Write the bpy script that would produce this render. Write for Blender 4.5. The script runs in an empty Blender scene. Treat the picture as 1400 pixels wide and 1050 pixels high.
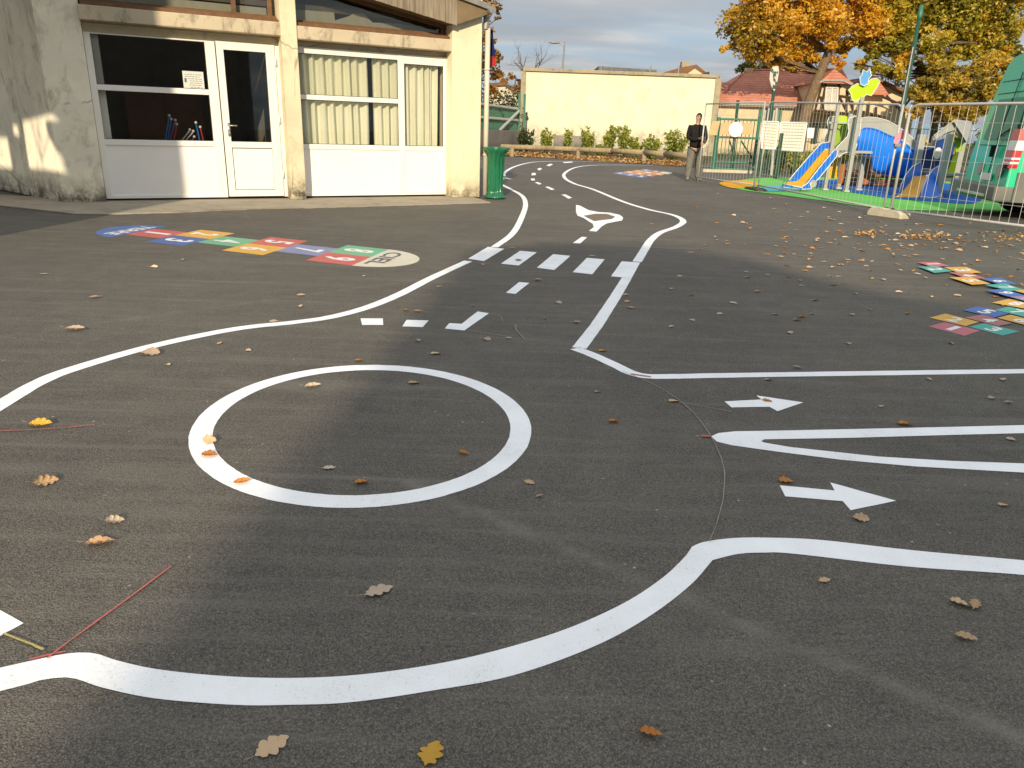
import bpy, bmesh, math, random
from mathutils import Vector, Matrix, noise as mnoise
random.seed(7)
R_ = math.radians
scene = bpy.context.scene
col = scene.collection

# ------------------------------------------------------------------ camera
FPX, PITCH, ROLL, CAMH = 1012.0, math.atan(350/1012.0), 0.0325, 1.25
_f = Vector((0, math.cos(PITCH), -math.sin(PITCH)))
_u = Vector((0, math.sin(PITCH), math.cos(PITCH)))
_r = Vector((1, 0, 0))
CR = _r*math.cos(ROLL) + _u*math.sin(ROLL)
CU = -_r*math.sin(ROLL) + _u*math.cos(ROLL)
CF = _f
CAM = Vector((0, 0, CAMH))
cd = bpy.data.cameras.new('camera'); cam = bpy.data.objects.new('camera', cd); col.objects.link(cam)
m = Matrix((CR, CU, -CF)).transposed().to_4x4(); m.translation = CAM
cam.matrix_world = m
cd.sensor_width = 36; cd.lens = FPX/1400*36; cd.clip_start = .05; cd.clip_end = 3000
scene.camera = cam

def ray(px, py):
    return CR*(px-700) + CU*(525-py) + CF*FPX
def G(px, py, z=0.0):                       # ground point seen at a photo position
    d = ray(px, py); t = (z-CAMH)/d.z
    return Vector((d.x*t, d.y*t, z))
def at(px, py, Y):                          # point on the upright plane y = Y
    d = ray(px, py); t = Y/d.y
    return CAM + d*t
def pxm(Y): return Y/FPX                    # metres per photo pixel at depth Y

class Frame:
    """upright working plane through two ground points: X along it, Y away from the viewer, Z up"""
    def __init__(s, A, B):
        s.A = Vector((A[0], A[1], 0)); B = Vector((B[0], B[1], 0))
        s.u = (B-s.A).normalized(); s.v = Vector((-s.u.y, s.u.x, 0)); s.L = (B-s.A).length
    def w(s, X, Y, Z): return s.A + s.u*X + s.v*Y + Vector((0, 0, Z))
    def px(s, x, y, Y=0.0):
        d = ray(x, y); t = (s.A + s.v*Y - CAM).dot(s.v)/d.dot(s.v)
        p = CAM + d*t - s.A
        return (p.dot(s.u), p.z)
    def mat(s): 
        m = Matrix((s.u, s.v, Vector((0, 0, 1)))).transposed().to_4x4(); m.translation = s.A
        return m

SUN_AZ = Vector((math.sin(R_(3.67)), math.cos(R_(3.67)), 0)); SUN_EL = R_(22.0)
SUND = (SUN_AZ*math.cos(SUN_EL) + Vector((0, 0, -math.sin(SUN_EL)))).normalized()

# ------------------------------------------------------------------ materials
def ramp(nt, fac, stops):
    r = nt.nodes.new('ShaderNodeValToRGB'); e = r.color_ramp.elements
    while len(e) < len(stops): e.new(.5)
    for i, (p, c) in enumerate(stops):
        e[i].position = p; e[i].color = (*c, 1) if len(c) == 3 else c
    nt.links.new(fac, r.inputs[0]); return r.outputs[0]
def coords(nt, kind='world'):
    if kind == 'world': return nt.nodes.new('ShaderNodeNewGeometry').outputs['Position']
    return nt.nodes.new('ShaderNodeTexCoord').outputs['Object']
def mapping(nt, vec, scale=(1, 1, 1), rot=(0, 0, 0)):
    n = nt.nodes.new('ShaderNodeMapping'); nt.links.new(vec, n.inputs[0])
    n.inputs['Scale'].default_value = scale; n.inputs['Rotation'].default_value = rot; return n.outputs[0]
def noise(nt, vec, scale, detail=4, rough=.55, dist=0):
    n = nt.nodes.new('ShaderNodeTexNoise'); nt.links.new(vec, n.inputs['Vector'])
    n.inputs['Scale'].default_value = scale; n.inputs['Detail'].default_value = detail
    n.inputs['Roughness'].default_value = rough; n.inputs['Distortion'].default_value = dist
    return n.outputs[0]
def mix(nt, fac, a, b, mode='MIX'):
    n = nt.nodes.new('ShaderNodeMix'); n.data_type = 'RGBA'; n.blend_type = mode
    for sock, v in ((n.inputs[0], fac), (n.inputs[6], a), (n.inputs[7], b)):
        if isinstance(v, (int, float)): sock.default_value = v
        elif isinstance(v, tuple): sock.default_value = (*v, 1) if len(v) == 3 else v
        else: nt.links.new(v, sock)
    return n.outputs[2]
def math_(nt, op, a, b=0.0, clamp=False):
    n = nt.nodes.new('ShaderNodeMath'); n.operation = op; n.use_clamp = clamp
    for sock, v in ((n.inputs[0], a), (n.inputs[1], b)):
        if isinstance(v, (int, float)): sock.default_value = v
        else: nt.links.new(v, sock)
    return n.outputs[0]
def newmat(name, rough=.7, spec=.3, metal=0.0):
    m = bpy.data.materials.new(name); m.use_nodes = True
    b = m.node_tree.nodes['Principled BSDF']
    b.inputs['Roughness'].default_value = rough; b.inputs['Specular IOR Level'].default_value = spec
    b.inputs['Metallic'].default_value = metal
    return m, m.node_tree, b
def bump(nt, b, h, strength=.3, dist=.01):
    n = nt.nodes.new('ShaderNodeBump'); n.inputs['Strength'].default_value = strength
    n.inputs['Distance'].default_value = dist
    nt.links.new(h, n.inputs['Height']); nt.links.new(n.outputs[0], b.inputs['Normal'])
def simple(name, c, rough=.6, var=.12, scale=6, spec=.3, metal=0.0, kind='world', bmp=.0, dirt=None, dirt_amt=.0):
    m, nt, b = newmat(name, rough, spec, metal)
    v = coords(nt, kind)
    n = noise(nt, v, scale, 5, .6)
    lo = tuple(x*(1-var) for x in c); hi = tuple(min(1, x*(1+var)) for x in c)
    o = ramp(nt, n, [(.3, lo), (.7, hi)])
    if dirt:
        n2 = noise(nt, mapping(nt, v, (1.3, 1.3, .45)), scale*1.7, 8, .7)
        o = mix(nt, ramp(nt, n2, [(.5, (0, 0, 0)), (.72, (dirt_amt,)*3)]), o, dirt)
    nt.links.new(o, b.inputs['Base Color'])
    if bmp: bump(nt, b, noise(nt, v, scale*12, 4, .6), bmp, .01)
    return m

def asphalt_mat():
    m, nt, b = newmat('asphalt', .82, .28)
    v = coords(nt)
    vor = nt.nodes.new('ShaderNodeTexVoronoi'); nt.links.new(v, vor.inputs['Vector']); vor.inputs['Scale'].default_value = 400
    vor2 = nt.nodes.new('ShaderNodeTexVoronoi'); nt.links.new(v, vor2.inputs['Vector']); vor2.inputs['Scale'].default_value = 190
    big = noise(nt, v, .55, 5, .6); mid = noise(nt, v, 5, 6, .65, .6); fine = noise(nt, v, 90, 3, .7)
    grain = ramp(nt, vor.outputs['Color'], [(.05, (.062, .060, .055)), (.5, (.117, .113, .104)), (.93, (.20, .192, .175))])
    grain2 = ramp(nt, vor2.outputs['Distance'], [(.05, (1.12,)*3), (.75, (.48,)*3)])
    base = mix(nt, .85, grain, grain2, 'MULTIPLY')
    base = mix(nt, .75, base, ramp(nt, fine, [(.3, (.62,)*3), (.7, (1.35,)*3)]), 'MULTIPLY')
    base = mix(nt, 1.0, base, ramp(nt, big, [(.3, (1.02, .99, .95)), (.7, (1.45, 1.39, 1.28))]), 'MULTIPLY')
    base = mix(nt, .6, base, ramp(nt, mid, [(.3, (.78, .78, .80)), (.7, (1.22, 1.18, 1.12))]), 'MULTIPLY')
    # roller streaks and scuffs, long thin lighter marks
    st = noise(nt, mapping(nt, v, (.35, 5.5, 1), (0, 0, R_(62))), 1.6, 6, .7, .4)
    base = mix(nt, ramp(nt, st, [(.52, (0, 0, 0)), (.76, (.62,)*3)]), base, (.19, .175, .15))
    st2 = noise(nt, mapping(nt, v, (.5, 7, 1), (0, 0, R_(-8))), 1.3, 6, .7, .3)
    base = mix(nt, ramp(nt, st2, [(.52, (0, 0, 0)), (.76, (.55,)*3)]), base, (.17, .16, .14))
    # pale chips
    v3 = nt.nodes.new('ShaderNodeTexVoronoi'); nt.links.new(v, v3.inputs['Vector']); v3.inputs['Scale'].default_value = 14
    chip = ramp(nt, v3.outputs['Distance'], [(.05, (.75,)*3), (.075, (0, 0, 0))])
    chipm = math_(nt, 'MULTIPLY', chip, ramp(nt, noise(nt, v, 2.2, 3, .6), [(.48, (0, 0, 0)), (.6, (1, 1, 1))]))
    base = mix(nt, chipm, base, (.50, .47, .41))
    # resurfacing seams: soft pale bands
    for (x0, y0, x1, y1, wd, st_) in ((640, 690, 1400, 1005, .05, .55), (0, 460, 480, 395, .05, .25), (355, 310, 640, 356, .03, .3), (350, 308, 336, 290, .02, .3)):
        p0, p1 = G(x0, y0), G(x1, y1); d_ = (p1-p0).normalized(); nn_ = Vector((-d_.y, d_.x, 0))
        vm = nt.nodes.new('ShaderNodeVectorMath'); vm.operation = 'SUBTRACT'; nt.links.new(mix(nt, .03, v, nt.nodes.new('ShaderNodeTexNoise').outputs[1], 'ADD'), vm.inputs[0]); vm.inputs[1].default_value = tuple(p0)
        def dt(ax):
            q_ = nt.nodes.new('ShaderNodeVectorMath'); q_.operation = 'DOT_PRODUCT'; nt.links.new(vm.outputs[0], q_.inputs[0]); q_.inputs[1].default_value = tuple(ax); return q_.outputs['Value']
        dist = math_(nt, 'DIVIDE', math_(nt, 'ABSOLUTE', dt(nn_)), wd)
        fall = math_(nt, 'SUBTRACT', 1.0, dist, True)
        al = dt(d_); inside = math_(nt, 'MULTIPLY', math_(nt, 'GREATER_THAN', al, -.3), math_(nt, 'LESS_THAN', al, (p1-p0).length+.6))
        f_ = math_(nt, 'MULTIPLY', math_(nt, 'MULTIPLY', fall, inside), ramp(nt, mid, [(.35, (.1*st_,)*3), (.65, (st_,)*3)]))
        base = mix(nt, f_, base, (.24, .22, .18))
    nt.links.new(base, b.inputs['Base Color'])
    hgt = math_(nt, 'ADD', math_(nt, 'MULTIPLY', vor2.outputs['Distance'], -1.0), math_(nt, 'MULTIPLY', fine, .8))
    bump(nt, b, hgt, .55, .006)
    return m
def paint_mat(name, c, wear=.35, rough=.6, fine=1.0):
    m, nt, b = newmat(name, rough, .3)
    v = coords(nt)
    n = noise(nt, v, 3.0, 6, .65); n2 = noise(nt, v, 130, 4, .75)
    o = ramp(nt, n, [(.3, tuple(x*.90 for x in c)), (.7, tuple(min(1, x*1.05) for x in c))])
    sp = math_(nt, 'ADD', math_(nt, 'MULTIPLY', n2, .75), math_(nt, 'MULTIPLY', n, .25))
    o = mix(nt, ramp(nt, sp, [(.33, (wear,)*3), (.43, (0, 0, 0))]), o, (.13, .125, .115))
    nt.links.new(o, b.inputs['Base Color'])
    vor = nt.nodes.new('ShaderNodeTexVoronoi'); nt.links.new(v, vor.inputs['Vector']); vor.inputs['Scale'].default_value = 90
    bump(nt, b, vor.outputs['Distance'], .25*fine, .004)
    return m
def plaster_mat(name, c, stain=(.16, .14, .10), amt=.6, base_z=.5, crack=True, patch=None):
    m, nt, b = newmat(name, .9, .15)
    v = coords(nt)
    n = noise(nt, v, 1.1, 7, .65); n2 = noise(nt, mapping(nt, v, (1.6, 1.6, 1.0)), 2.0, 8, .72, .5)
    o = ramp(nt, n, [(.3, tuple(x*.84 for x in c)), (.55, c), (.75, tuple(min(1, x*1.08) for x in c))])
    if patch:
        n5 = noise(nt, v, 1.7, 2, .3)
        o = mix(nt, ramp(nt, n5, [(.52, (0, 0, 0)), (.56, (.6,)*3)]), o, patch)
    o = mix(nt, ramp(nt, n2, [(.50, (0, 0, 0)), (.70, (amt,)*3)]), o, stain)
    sep = nt.nodes.new('ShaderNodeSeparateXYZ'); nt.links.new(v, sep.inputs[0])
    low = math_(nt, 'SUBTRACT', 1.0, math_(nt, 'DIVIDE', sep.outputs[2], base_z), True)
    n3 = noise(nt, v, 5, 8, .75)
    f = math_(nt, 'MULTIPLY', low, ramp(nt, n3, [(.35, (0, 0, 0)), (.62, (1.6,)*3)]), True)
    o = mix(nt, f, o, tuple(x*.55 for x in stain))
    if crack:
        vr = nt.nodes.new('ShaderNodeTexVoronoi'); vr.feature = 'DISTANCE_TO_EDGE'
        nt.links.new(mix(nt, .12, v, nt.nodes.new('ShaderNodeTexNoise').outputs[1]), vr.inputs['Vector']); vr.inputs['Scale'].default_value = .55
        cr = math_(nt, 'MULTIPLY', ramp(nt, vr.outputs['Distance'], [(.0, (.6,)*3), (.008, (0, 0, 0))]), ramp(nt, n, [(.5, (0, 0, 0)), (.55, (1,)*3)]))
        o = mix(nt, cr, o, (.1, .09, .07))
    nt.links.new(o, b.inputs['Base Color'])
    bump(nt, b, noise(nt, v, 40, 6, .7), .35, .01)
    return m
def glass_mat(name, tint=(.02, .02, .018), refl=.8, trans=.82):
    m = bpy.data.materials.new(name); m.use_nodes = True; nt = m.node_tree; nt.nodes.clear()
    out = nt.nodes.new('ShaderNodeOutputMaterial')
    tr = nt.nodes.new('ShaderNodeBsdfTransparent'); tr.inputs[0].default_value = (trans, trans, trans*.95, 1)
    gl = nt.nodes.new('ShaderNodeBsdfGlossy'); gl.inputs['Roughness'].default_value = .02
    gl.inputs[0].default_value = (.9, .95, .93, 1)
    fr = nt.nodes.new('ShaderNodeFresnel'); fr.inputs[0].default_value = 1.5
    n = math_(nt, 'MULTIPLY', fr.outputs[0], refl*2, True)
    mx = nt.nodes.new('ShaderNodeMixShader'); nt.links.new(n, mx.inputs[0])
    nt.links.new(tr.outputs[0], mx.inputs[1]); nt.links.new(gl.outputs[0], mx.inputs[2]); nt.links.new(mx.outputs[0], out.inputs[0])
    return m
def leaf_mat(name, cols, trans=.35, attr=True):
    m = bpy.data.materials.new(name); m.use_nodes = True; nt = m.node_tree; nt.nodes.clear()
    out = nt.nodes.new('ShaderNodeOutputMaterial')
    if attr:
        a = nt.nodes.new('ShaderNodeAttribute'); a.attribute_name = 'tint'; fac = a.outputs['Fac']
    else:
        a = nt.nodes.new('ShaderNodeObjectInfo')
        nn = noise(nt, coords(nt, 'object'), 18, 4, .6)
        fac = math_(nt, 'ADD', math_(nt, 'MULTIPLY', a.outputs['Random'], .8), math_(nt, 'MULTIPLY', nn, .25), True)
    k = len(cols)
    c = ramp(nt, fac, [(i/(k-1), cc) for i, cc in enumerate(cols)])
    d = nt.nodes.new('ShaderNodeBsdfDiffuse'); t = nt.nodes.new('ShaderNodeBsdfTranslucent')
    g = nt.nodes.new('ShaderNodeBsdfGlossy'); g.inputs['Roughness'].default_value = .45
    nt.links.new(c, d.inputs[0]); nt.links.new(c, t.inputs[0])
    mx = nt.nodes.new('ShaderNodeMixShader'); mx.inputs[0].default_value = trans
    nt.links.new(d.outputs[0], mx.inputs[1]); nt.links.new(t.outputs[0], mx.inputs[2])
    mg = nt.nodes.new('ShaderNodeMixShader'); mg.inputs[0].default_value = .04
    nt.links.new(mx.outputs[0], mg.inputs[1]); nt.links.new(g.outputs[0], mg.inputs[2])
    nt.links.new(mg.outputs[0], out.inputs[0])
    return m
def plank_mat(name, c, pitch=.12, dark=.4):
    m, nt, b = newmat(name, .85, .15)
    v = coords(nt, 'world')
    n = noise(nt, mapping(nt, v, (9, 9, .6)), 2.5, 7, .7)
    o = ramp(nt, n, [(.3, tuple(x*.55 for x in c)), (.5, c), (.72, tuple(min(1, x*1.35) for x in c))])
    n2 = noise(nt, v, 1.5, 5, .6)
    o = mix(nt, .5, o, ramp(nt, n2, [(.3, (.65,)*3), (.7, (1.25,)*3)]), 'MULTIPLY')
    nt.links.new(o, b.inputs['Base Color']); bump(nt, b, n, .4, .01)
    return m
def bark_mat(name, c):
    m, nt, b = newmat(name, .95, .1)
    v = coords(nt)
    n = noise(nt, mapping(nt, v, (6, 6, 1.2)), 3, 8, .7, .5)
    o = ramp(nt, n, [(.32, tuple(x*.35 for x in c)), (.55, c), (.75, tuple(x*1.5 for x in c))])
    nt.links.new(o, b.inputs['Base Color']); bump(nt, b, n, .9, .05)
    return m
def roof_mat(name, c, d=(1, 0, 0), sc=1.0):
    m, nt, b = newmat(name, .85, .15)
    v = coords(nt)
    w = nt.nodes.new('ShaderNodeTexWave'); w.wave_type = 'BANDS'; w.bands_direction = 'Z'
    nt.links.new(v, w.inputs['Vector']); w.inputs['Scale'].default_value = 1.9*sc; w.inputs['Distortion'].default_value = .6
    n = noise(nt, v, 1.2, 7, .7); n2 = noise(nt, v, 14, 4, .7)
    o = ramp(nt, n, [(.3, tuple(x*.72 for x in c)), (.7, tuple(x*1.22 for x in c))])
    o = mix(nt, .35, o, ramp(nt, w.outputs[0], [(.0, (.55,)*3), (.5, (1.15,)*3)]), 'MULTIPLY')
    o = mix(nt, .6, o, ramp(nt, n2, [(.3, (.7,)*3), (.7, (1.3,)*3)]), 'MULTIPLY')
    nt.links.new(o, b.inputs['Base Color']); bump(nt, b, w.outputs[0], .4, .03)
    return m

M = {}
M['asphalt'] = asphalt_mat()
M['white_paint'] = paint_mat('white road paint', (.90, .92, .93), .5)
M['chalk_red'] = paint_mat('red chalk', (.45, .12, .11), 1.0)
M['chalk_yellow'] = paint_mat('yellow chalk', (.45, .38, .12), .95)
M['chalk_grey'] = paint_mat('pale string line', (.27, .25, .21), .95)
HC = {'red': (.62, .10, .09), 'yellow': (.80, .43, .03), 'blue': (.05, .13, .42), 'green': (.14, .48, .26), 'lilac': (.22, .26, .48),
      'teal': (.03, .42, .34), 'pink': (.58, .12, .17), 'rose': (.46, .14, .13), 'cream': (.72, .69, .55), 'royal': (.03, .12, .5), 'orange': (.75, .32, .06), 'purple': (.3, .22, .45)}
for k, c in HC.items(): M['p_'+k] = paint_mat(k+' playground paint', tuple(x*.78+.05 for x in c), .8)
M['p_brownish'] = paint_mat('brownish track patch', (.17, .125, .085), .5)
M['p_dark'] = paint_mat('dark lettering paint', (.10, .10, .12), .3)
M['p_digit'] = paint_mat('white digit paint', (.78, .78, .76), .3)
M['plaster'] = plaster_mat('cream plaster', (.74, .66, .46), amt=.45)
M['plaster_clean'] = plaster_mat('smooth cream render', (.80, .725, .51), (.40, .34, .22), .3, .35, False)
M['plaster_old'] = plaster_mat('stained grey plaster', (.93, .86, .68), (.30, .265, .20), .7, .38, patch=(.84, .78, .64))
M['concrete'] = plaster_mat('weathered concrete', (.56, .48, .34), (.13, .11, .08), 1.0, .02, False)
M['slab'] = plaster_mat('concrete slab', (.36, .32, .25), (.15, .14, .11), .6, .01, False)
M['far_wall'] = plaster_mat('pale yellow wall render', (.78, .735, .54), (.48, .44, .34), .55, 1.6, False)
M['grey_wall'] = plaster_mat('grey wall', (.27, .25, .22), (.12, .11, .09), .5, .6, False)
M['capping'] = plaster_mat('stone capping', (.38, .33, .22), (.12, .1, .07), .8, .01, False)
M['pvc'] = simple('white window plastic', (.84, .82, .76), .35, .03, 2, .45)
M['panel'] = simple('white infill panel', (.86, .84, .80), .45, .035, 1.5, .4)
M['dark_gap'] = simple('dark rubber gap', (.05, .05, .05), .8)
M['metal'] = simple('galvanised steel', (.48, .48, .46), .42, .15, 20, .5, .75)
M['galv'] = simple('pale galvanised tube', (.50, .50, .47), .5, .12, 12, .5, .35)
M['zinc'] = simple('zinc gutter', (.30, .29, .27), .5, .25, 8, .5, .4)
M['pipe'] = simple('cream downpipe', (.62, .58, .46), .5, .06, 5)
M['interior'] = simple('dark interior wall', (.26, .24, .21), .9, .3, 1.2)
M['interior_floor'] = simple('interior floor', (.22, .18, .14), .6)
M['brown_frame'] = simple('brown painted timber', (.16, .085, .04), .6, .25, 9)
M['fascia'] = plank_mat('weathered grey boards', (.27, .225, .165))
M['soffit'] = simple('brown soffit', (.20, .145, .08), .8, .2, 4)
M['glass'] = glass_mat('window glass')
M['glass_up'] = glass_mat('clerestory glass', refl=.9, trans=.5)
M['bin'] = simple('glossy green bin plastic', (.010, .14, .065), .25, .2, 5, .6)
M['green_metal'] = simple('green coated steel', (.035, .16, .10), .45, .2, 8, .5)
M['dkgreen_metal'] = simple('dark green steel', (.018, .075, .045), .5, .25, 8, .4)
M['wood_rail'] = plank_mat('weathered timber', (.34, .27, .16))
M['bark'] = bark_mat('oak bark', (.23, .165, .10))
M['bark_pale'] = bark_mat('grey bark', (.16, .13, .095))
M['roof_red'] = roof_mat('red tiles', (.52, .22, .15))
M['roof_brown'] = roof_mat('brown tiles', (.20, .11, .06))
M['roof_grey'] = roof_mat('grey roof sheets', (.15, .16, .165))
M['house_wall'] = plaster_mat('house render', (.66, .55, .36), (.3, .24, .16), .25, .5, False)
M['pale_wall'] = plaster_mat('pale gable render', (.62, .56, .44), (.35, .3, .22), .2, .5, False)
M['timber'] = simple('dark timber framing', (.075, .05, .035), .8)
M['window_dark'] = simple('dark house window', (.035, .04, .045), .15, .2, 3, .6)
M['curtain_pale'] = simple('pale net curtain', (.5, .48, .42), .9)
M['leaf_oak'] = leaf_mat('autumn oak leaves', [(.14, .10, .015), (.50, .36, .04), (.85, .50, .04), (.90, .60, .07), (.75, .34, .03)], .5)
M['leaf_green'] = leaf_mat('yellow green leaves', [(.09, .08, .015), (.34, .31, .03), (.68, .55, .06), (.88, .52, .05)], .5)
M['leaf_dark'] = leaf_mat('dark evergreen leaves', [(.015, .025, .01), (.04, .06, .018), (.10, .12, .035)], .2)
M['leaf_bush'] = leaf_mat('bush leaves', [(.03, .05, .01), (.12, .17, .025), (.32, .36, .05), (.55, .50, .09)], .35)
M['leaf_brown'] = leaf_mat('rusty autumn leaves', [(.05, .022, .01), (.18, .09, .02), (.42, .22, .025), (.55, .32, .04)], .4)
M['fallen'] = leaf_mat('fallen dry leaves', [(.40, .22, .09), (.62, .45, .27), (.48, .33, .19), (.74, .60, .42), (.55, .27, .09)], .15, False)
M['fallen_grey'] = leaf_mat('faded fallen leaves', [(.30, .21, .14), (.55, .44, .32), (.42, .33, .24), (.66, .56, .42)], .1, False)
M['fallen_yellow'] = leaf_mat('yellow fallen leaves', [(.62, .36, .03), (.70, .42, .05), (.55, .30, .03)], .2, False)
M['fallen_orange'] = leaf_mat('orange fallen leaves', [(.50, .19, .03), (.58, .26, .05), (.40, .15, .03)], .2, False)
M['litter'] = leaf_mat('leaf litter', [(.16, .08, .03), (.42, .22, .06), (.60, .34, .10), (.5, .38, .24)], .15)
M['leaf_rust'] = leaf_mat('golden rust leaves', [(.08, .06, .015), (.30, .24, .03), (.60, .42, .05), (.74, .46, .06)], .45)
M['soil'] = simple('soil bed', (.10, .07, .045), .95, .4, 8, .1, bmp=.6)
M['grass'] = simple('grass verge', (.08, .085, .045), .95, .4, 5, .1, bmp=.6)
M['rub_blue'] = simple('blue safety surface', (.012, .12, .42), .85, .12, 30, .2, bmp=.3)
M['rub_green'] = simple('light green safety surface', (.14, .50, .10), .85, .1, 30, .2, bmp=.3)
M['rub_yellow'] = simple('yellow safety surface', (.72, .36, .015), .85, .1, 30, .2, bmp=.3)
M['rub_sky'] = simple('sky blue safety surface', (.10, .42, .55), .85, .1, 30, .2, bmp=.3)
M['play_blue'] = simple('blue play plastic', (.012, .18, .78), .28, .06, 3, .5)
M['play_navy'] = simple('navy play panel', (.015, .045, .22), .35, .1, 3, .5)
M['play_yellow'] = simple('yellow play plastic', (.80, .40, .006), .3, .06, 3, .5)
M['play_lime'] = simple('lime play panel', (.45, .62, .01), .35, .06, 3, .5)
M['play_lime_dark'] = simple('lime slide hood', (.25, .42, .015), .35, .06, 3, .5)
M['play_grey'] = simple('grey play panel', (.36, .36, .33), .45, .06, 3, .4)
M['play_sky'] = simple('light blue play panel', (.10, .34, .72), .35, .05, 3, .4)
M['play_white'] = simple('white panel edge', (.72, .72, .70), .45, .05)
M['play_brown'] = simple('orange brown play panel', (.36, .13, .035), .5, .12, 4)
M['brick_log'] = simple('brown stacked logs', (.22, .10, .06), .9, .35, 9)
M['van_green'] = simple('green van paint', (.03, .56, .29), .25, .04, 1.5, .6)
M['van_grey'] = simple('grey van bumper plastic', (.16, .165, .145), .6, .1, 5)
M['van_glass'] = simple('dark van glass', (.014, .20, .13), .35, .1, 2, .3)
M['tyre'] = simple('black tyre rubber', (.015, .015, .015), .8, .2, 9)
M['lamp_red'] = simple('red lamp plastic', (.55, .01, .025), .25, .05, 5, .6)
M['lamp_white'] = simple('white lamp plastic', (.75, .74, .74), .3, .04, 5, .6)
M['lamp_orange'] = simple('orange lamp plastic', (.65, .2, .03), .3, .04, 5, .6)
M['chrome'] = simple('bright steel', (.6, .6, .6), .2, .04, 5, .6, .9)
M['block'] = simple('pale concrete block', (.52, .48, .36), .9, .15, 9, .2, bmp=.5)
M['rubber_foot'] = simple('dark rubber foot', (.07, .065, .055), .9, .2, 9)
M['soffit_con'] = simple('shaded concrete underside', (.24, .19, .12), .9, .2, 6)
M['board'] = simple('white slatted board', (.66, .65, .55), .6, .05, 4)
M['sign_white'] = simple('white sign face', (.82, .82, .80), .5, .02, 3)
M['sign_tan'] = simple('tan sign face', (.60, .40, .20), .6, .05, 3)
M['sail'] = simple('white lattice', (.55, .52, .46), .7, .1, 12)
M['skin'] = simple('skin', (.52, .30, .21), .55, .08, 8, .35, kind='object')
M['hair'] = simple('black hair', (.018, .013, .010), .6, .3, 30, kind='object')
M['sweater'] = simple('black sweater', (.018, .017, .016), .9, .25, 25, .1, kind='object', bmp=.3)
M['trousers'] = simple('grey work trousers', (.17, .165, .145), .9, .25, 7, .1, kind='object', bmp=.3)
M['shoe'] = simple('dusty work shoe', (.20, .17, .13), .8, .2, 9)
M['flag_blue'] = simple('flag blue', (.01, .02, .12), .8)
M['flag_red'] = simple('flag red', (.4, .03, .03), .8)
M['pink_cloth'] = simple('pink ribbon', (.70, .28, .34), .7)
M['paper'] = simple('paper', (.62, .63, .58), .7, .03)
M['ink'] = simple('ink', (.12, .15, .14), .7)
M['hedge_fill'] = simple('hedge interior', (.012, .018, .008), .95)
for k, c in (('stick_blue', (.03, .16, .5)), ('stick_red', (.45, .04, .06)), ('stick_white', (.7, .7, .7)), ('stick_purple', (.16, .08, .3))):
    M[k] = simple(k, c, .4)
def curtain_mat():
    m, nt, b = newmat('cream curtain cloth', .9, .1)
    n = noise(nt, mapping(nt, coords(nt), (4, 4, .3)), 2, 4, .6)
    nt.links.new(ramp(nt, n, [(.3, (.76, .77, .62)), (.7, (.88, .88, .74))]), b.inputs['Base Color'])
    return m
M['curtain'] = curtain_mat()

# ------------------------------------------------------------------ builders
def tag(o, label=None, cat=None, group=None, kind=None):
    if label: o['label'] = label
    if cat: o['category'] = cat
    if group: o['group'] = group
    if kind: o['kind'] = kind
    return o
def thing(name, label, cat, loc=(0, 0, 0), group=None, rotz=0.0):
    o = bpy.data.objects.new(name, None); col.objects.link(o); o.empty_display_size = .2
    o.location = loc; o.rotation_euler = (0, 0, rotz)
    o['_mw'] = 1; del o['_mw']
    return tag(o, label, cat, group)
def wmat(o):
    m = Matrix.LocRotScale(o.location, o.rotation_euler, o.scale)
    return wmat(o.parent) @ m if o.parent else m
def loft(bm, rings, caps=True, closed=False):
    rs = [[bm.verts.new(p) for p in r] for r in rings]
    n = len(rs[0])
    for a, b in list(zip(rs, rs[1:])) + ([(rs[-1], rs[0])] if closed else []):
        for i in range(n):
            bm.faces.new((a[i], a[(i+1) % n], b[(i+1) % n], b[i]))
    if caps and not closed:
        bm.faces.new(rs[0][::-1]); bm.faces.new(rs[-1])
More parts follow.
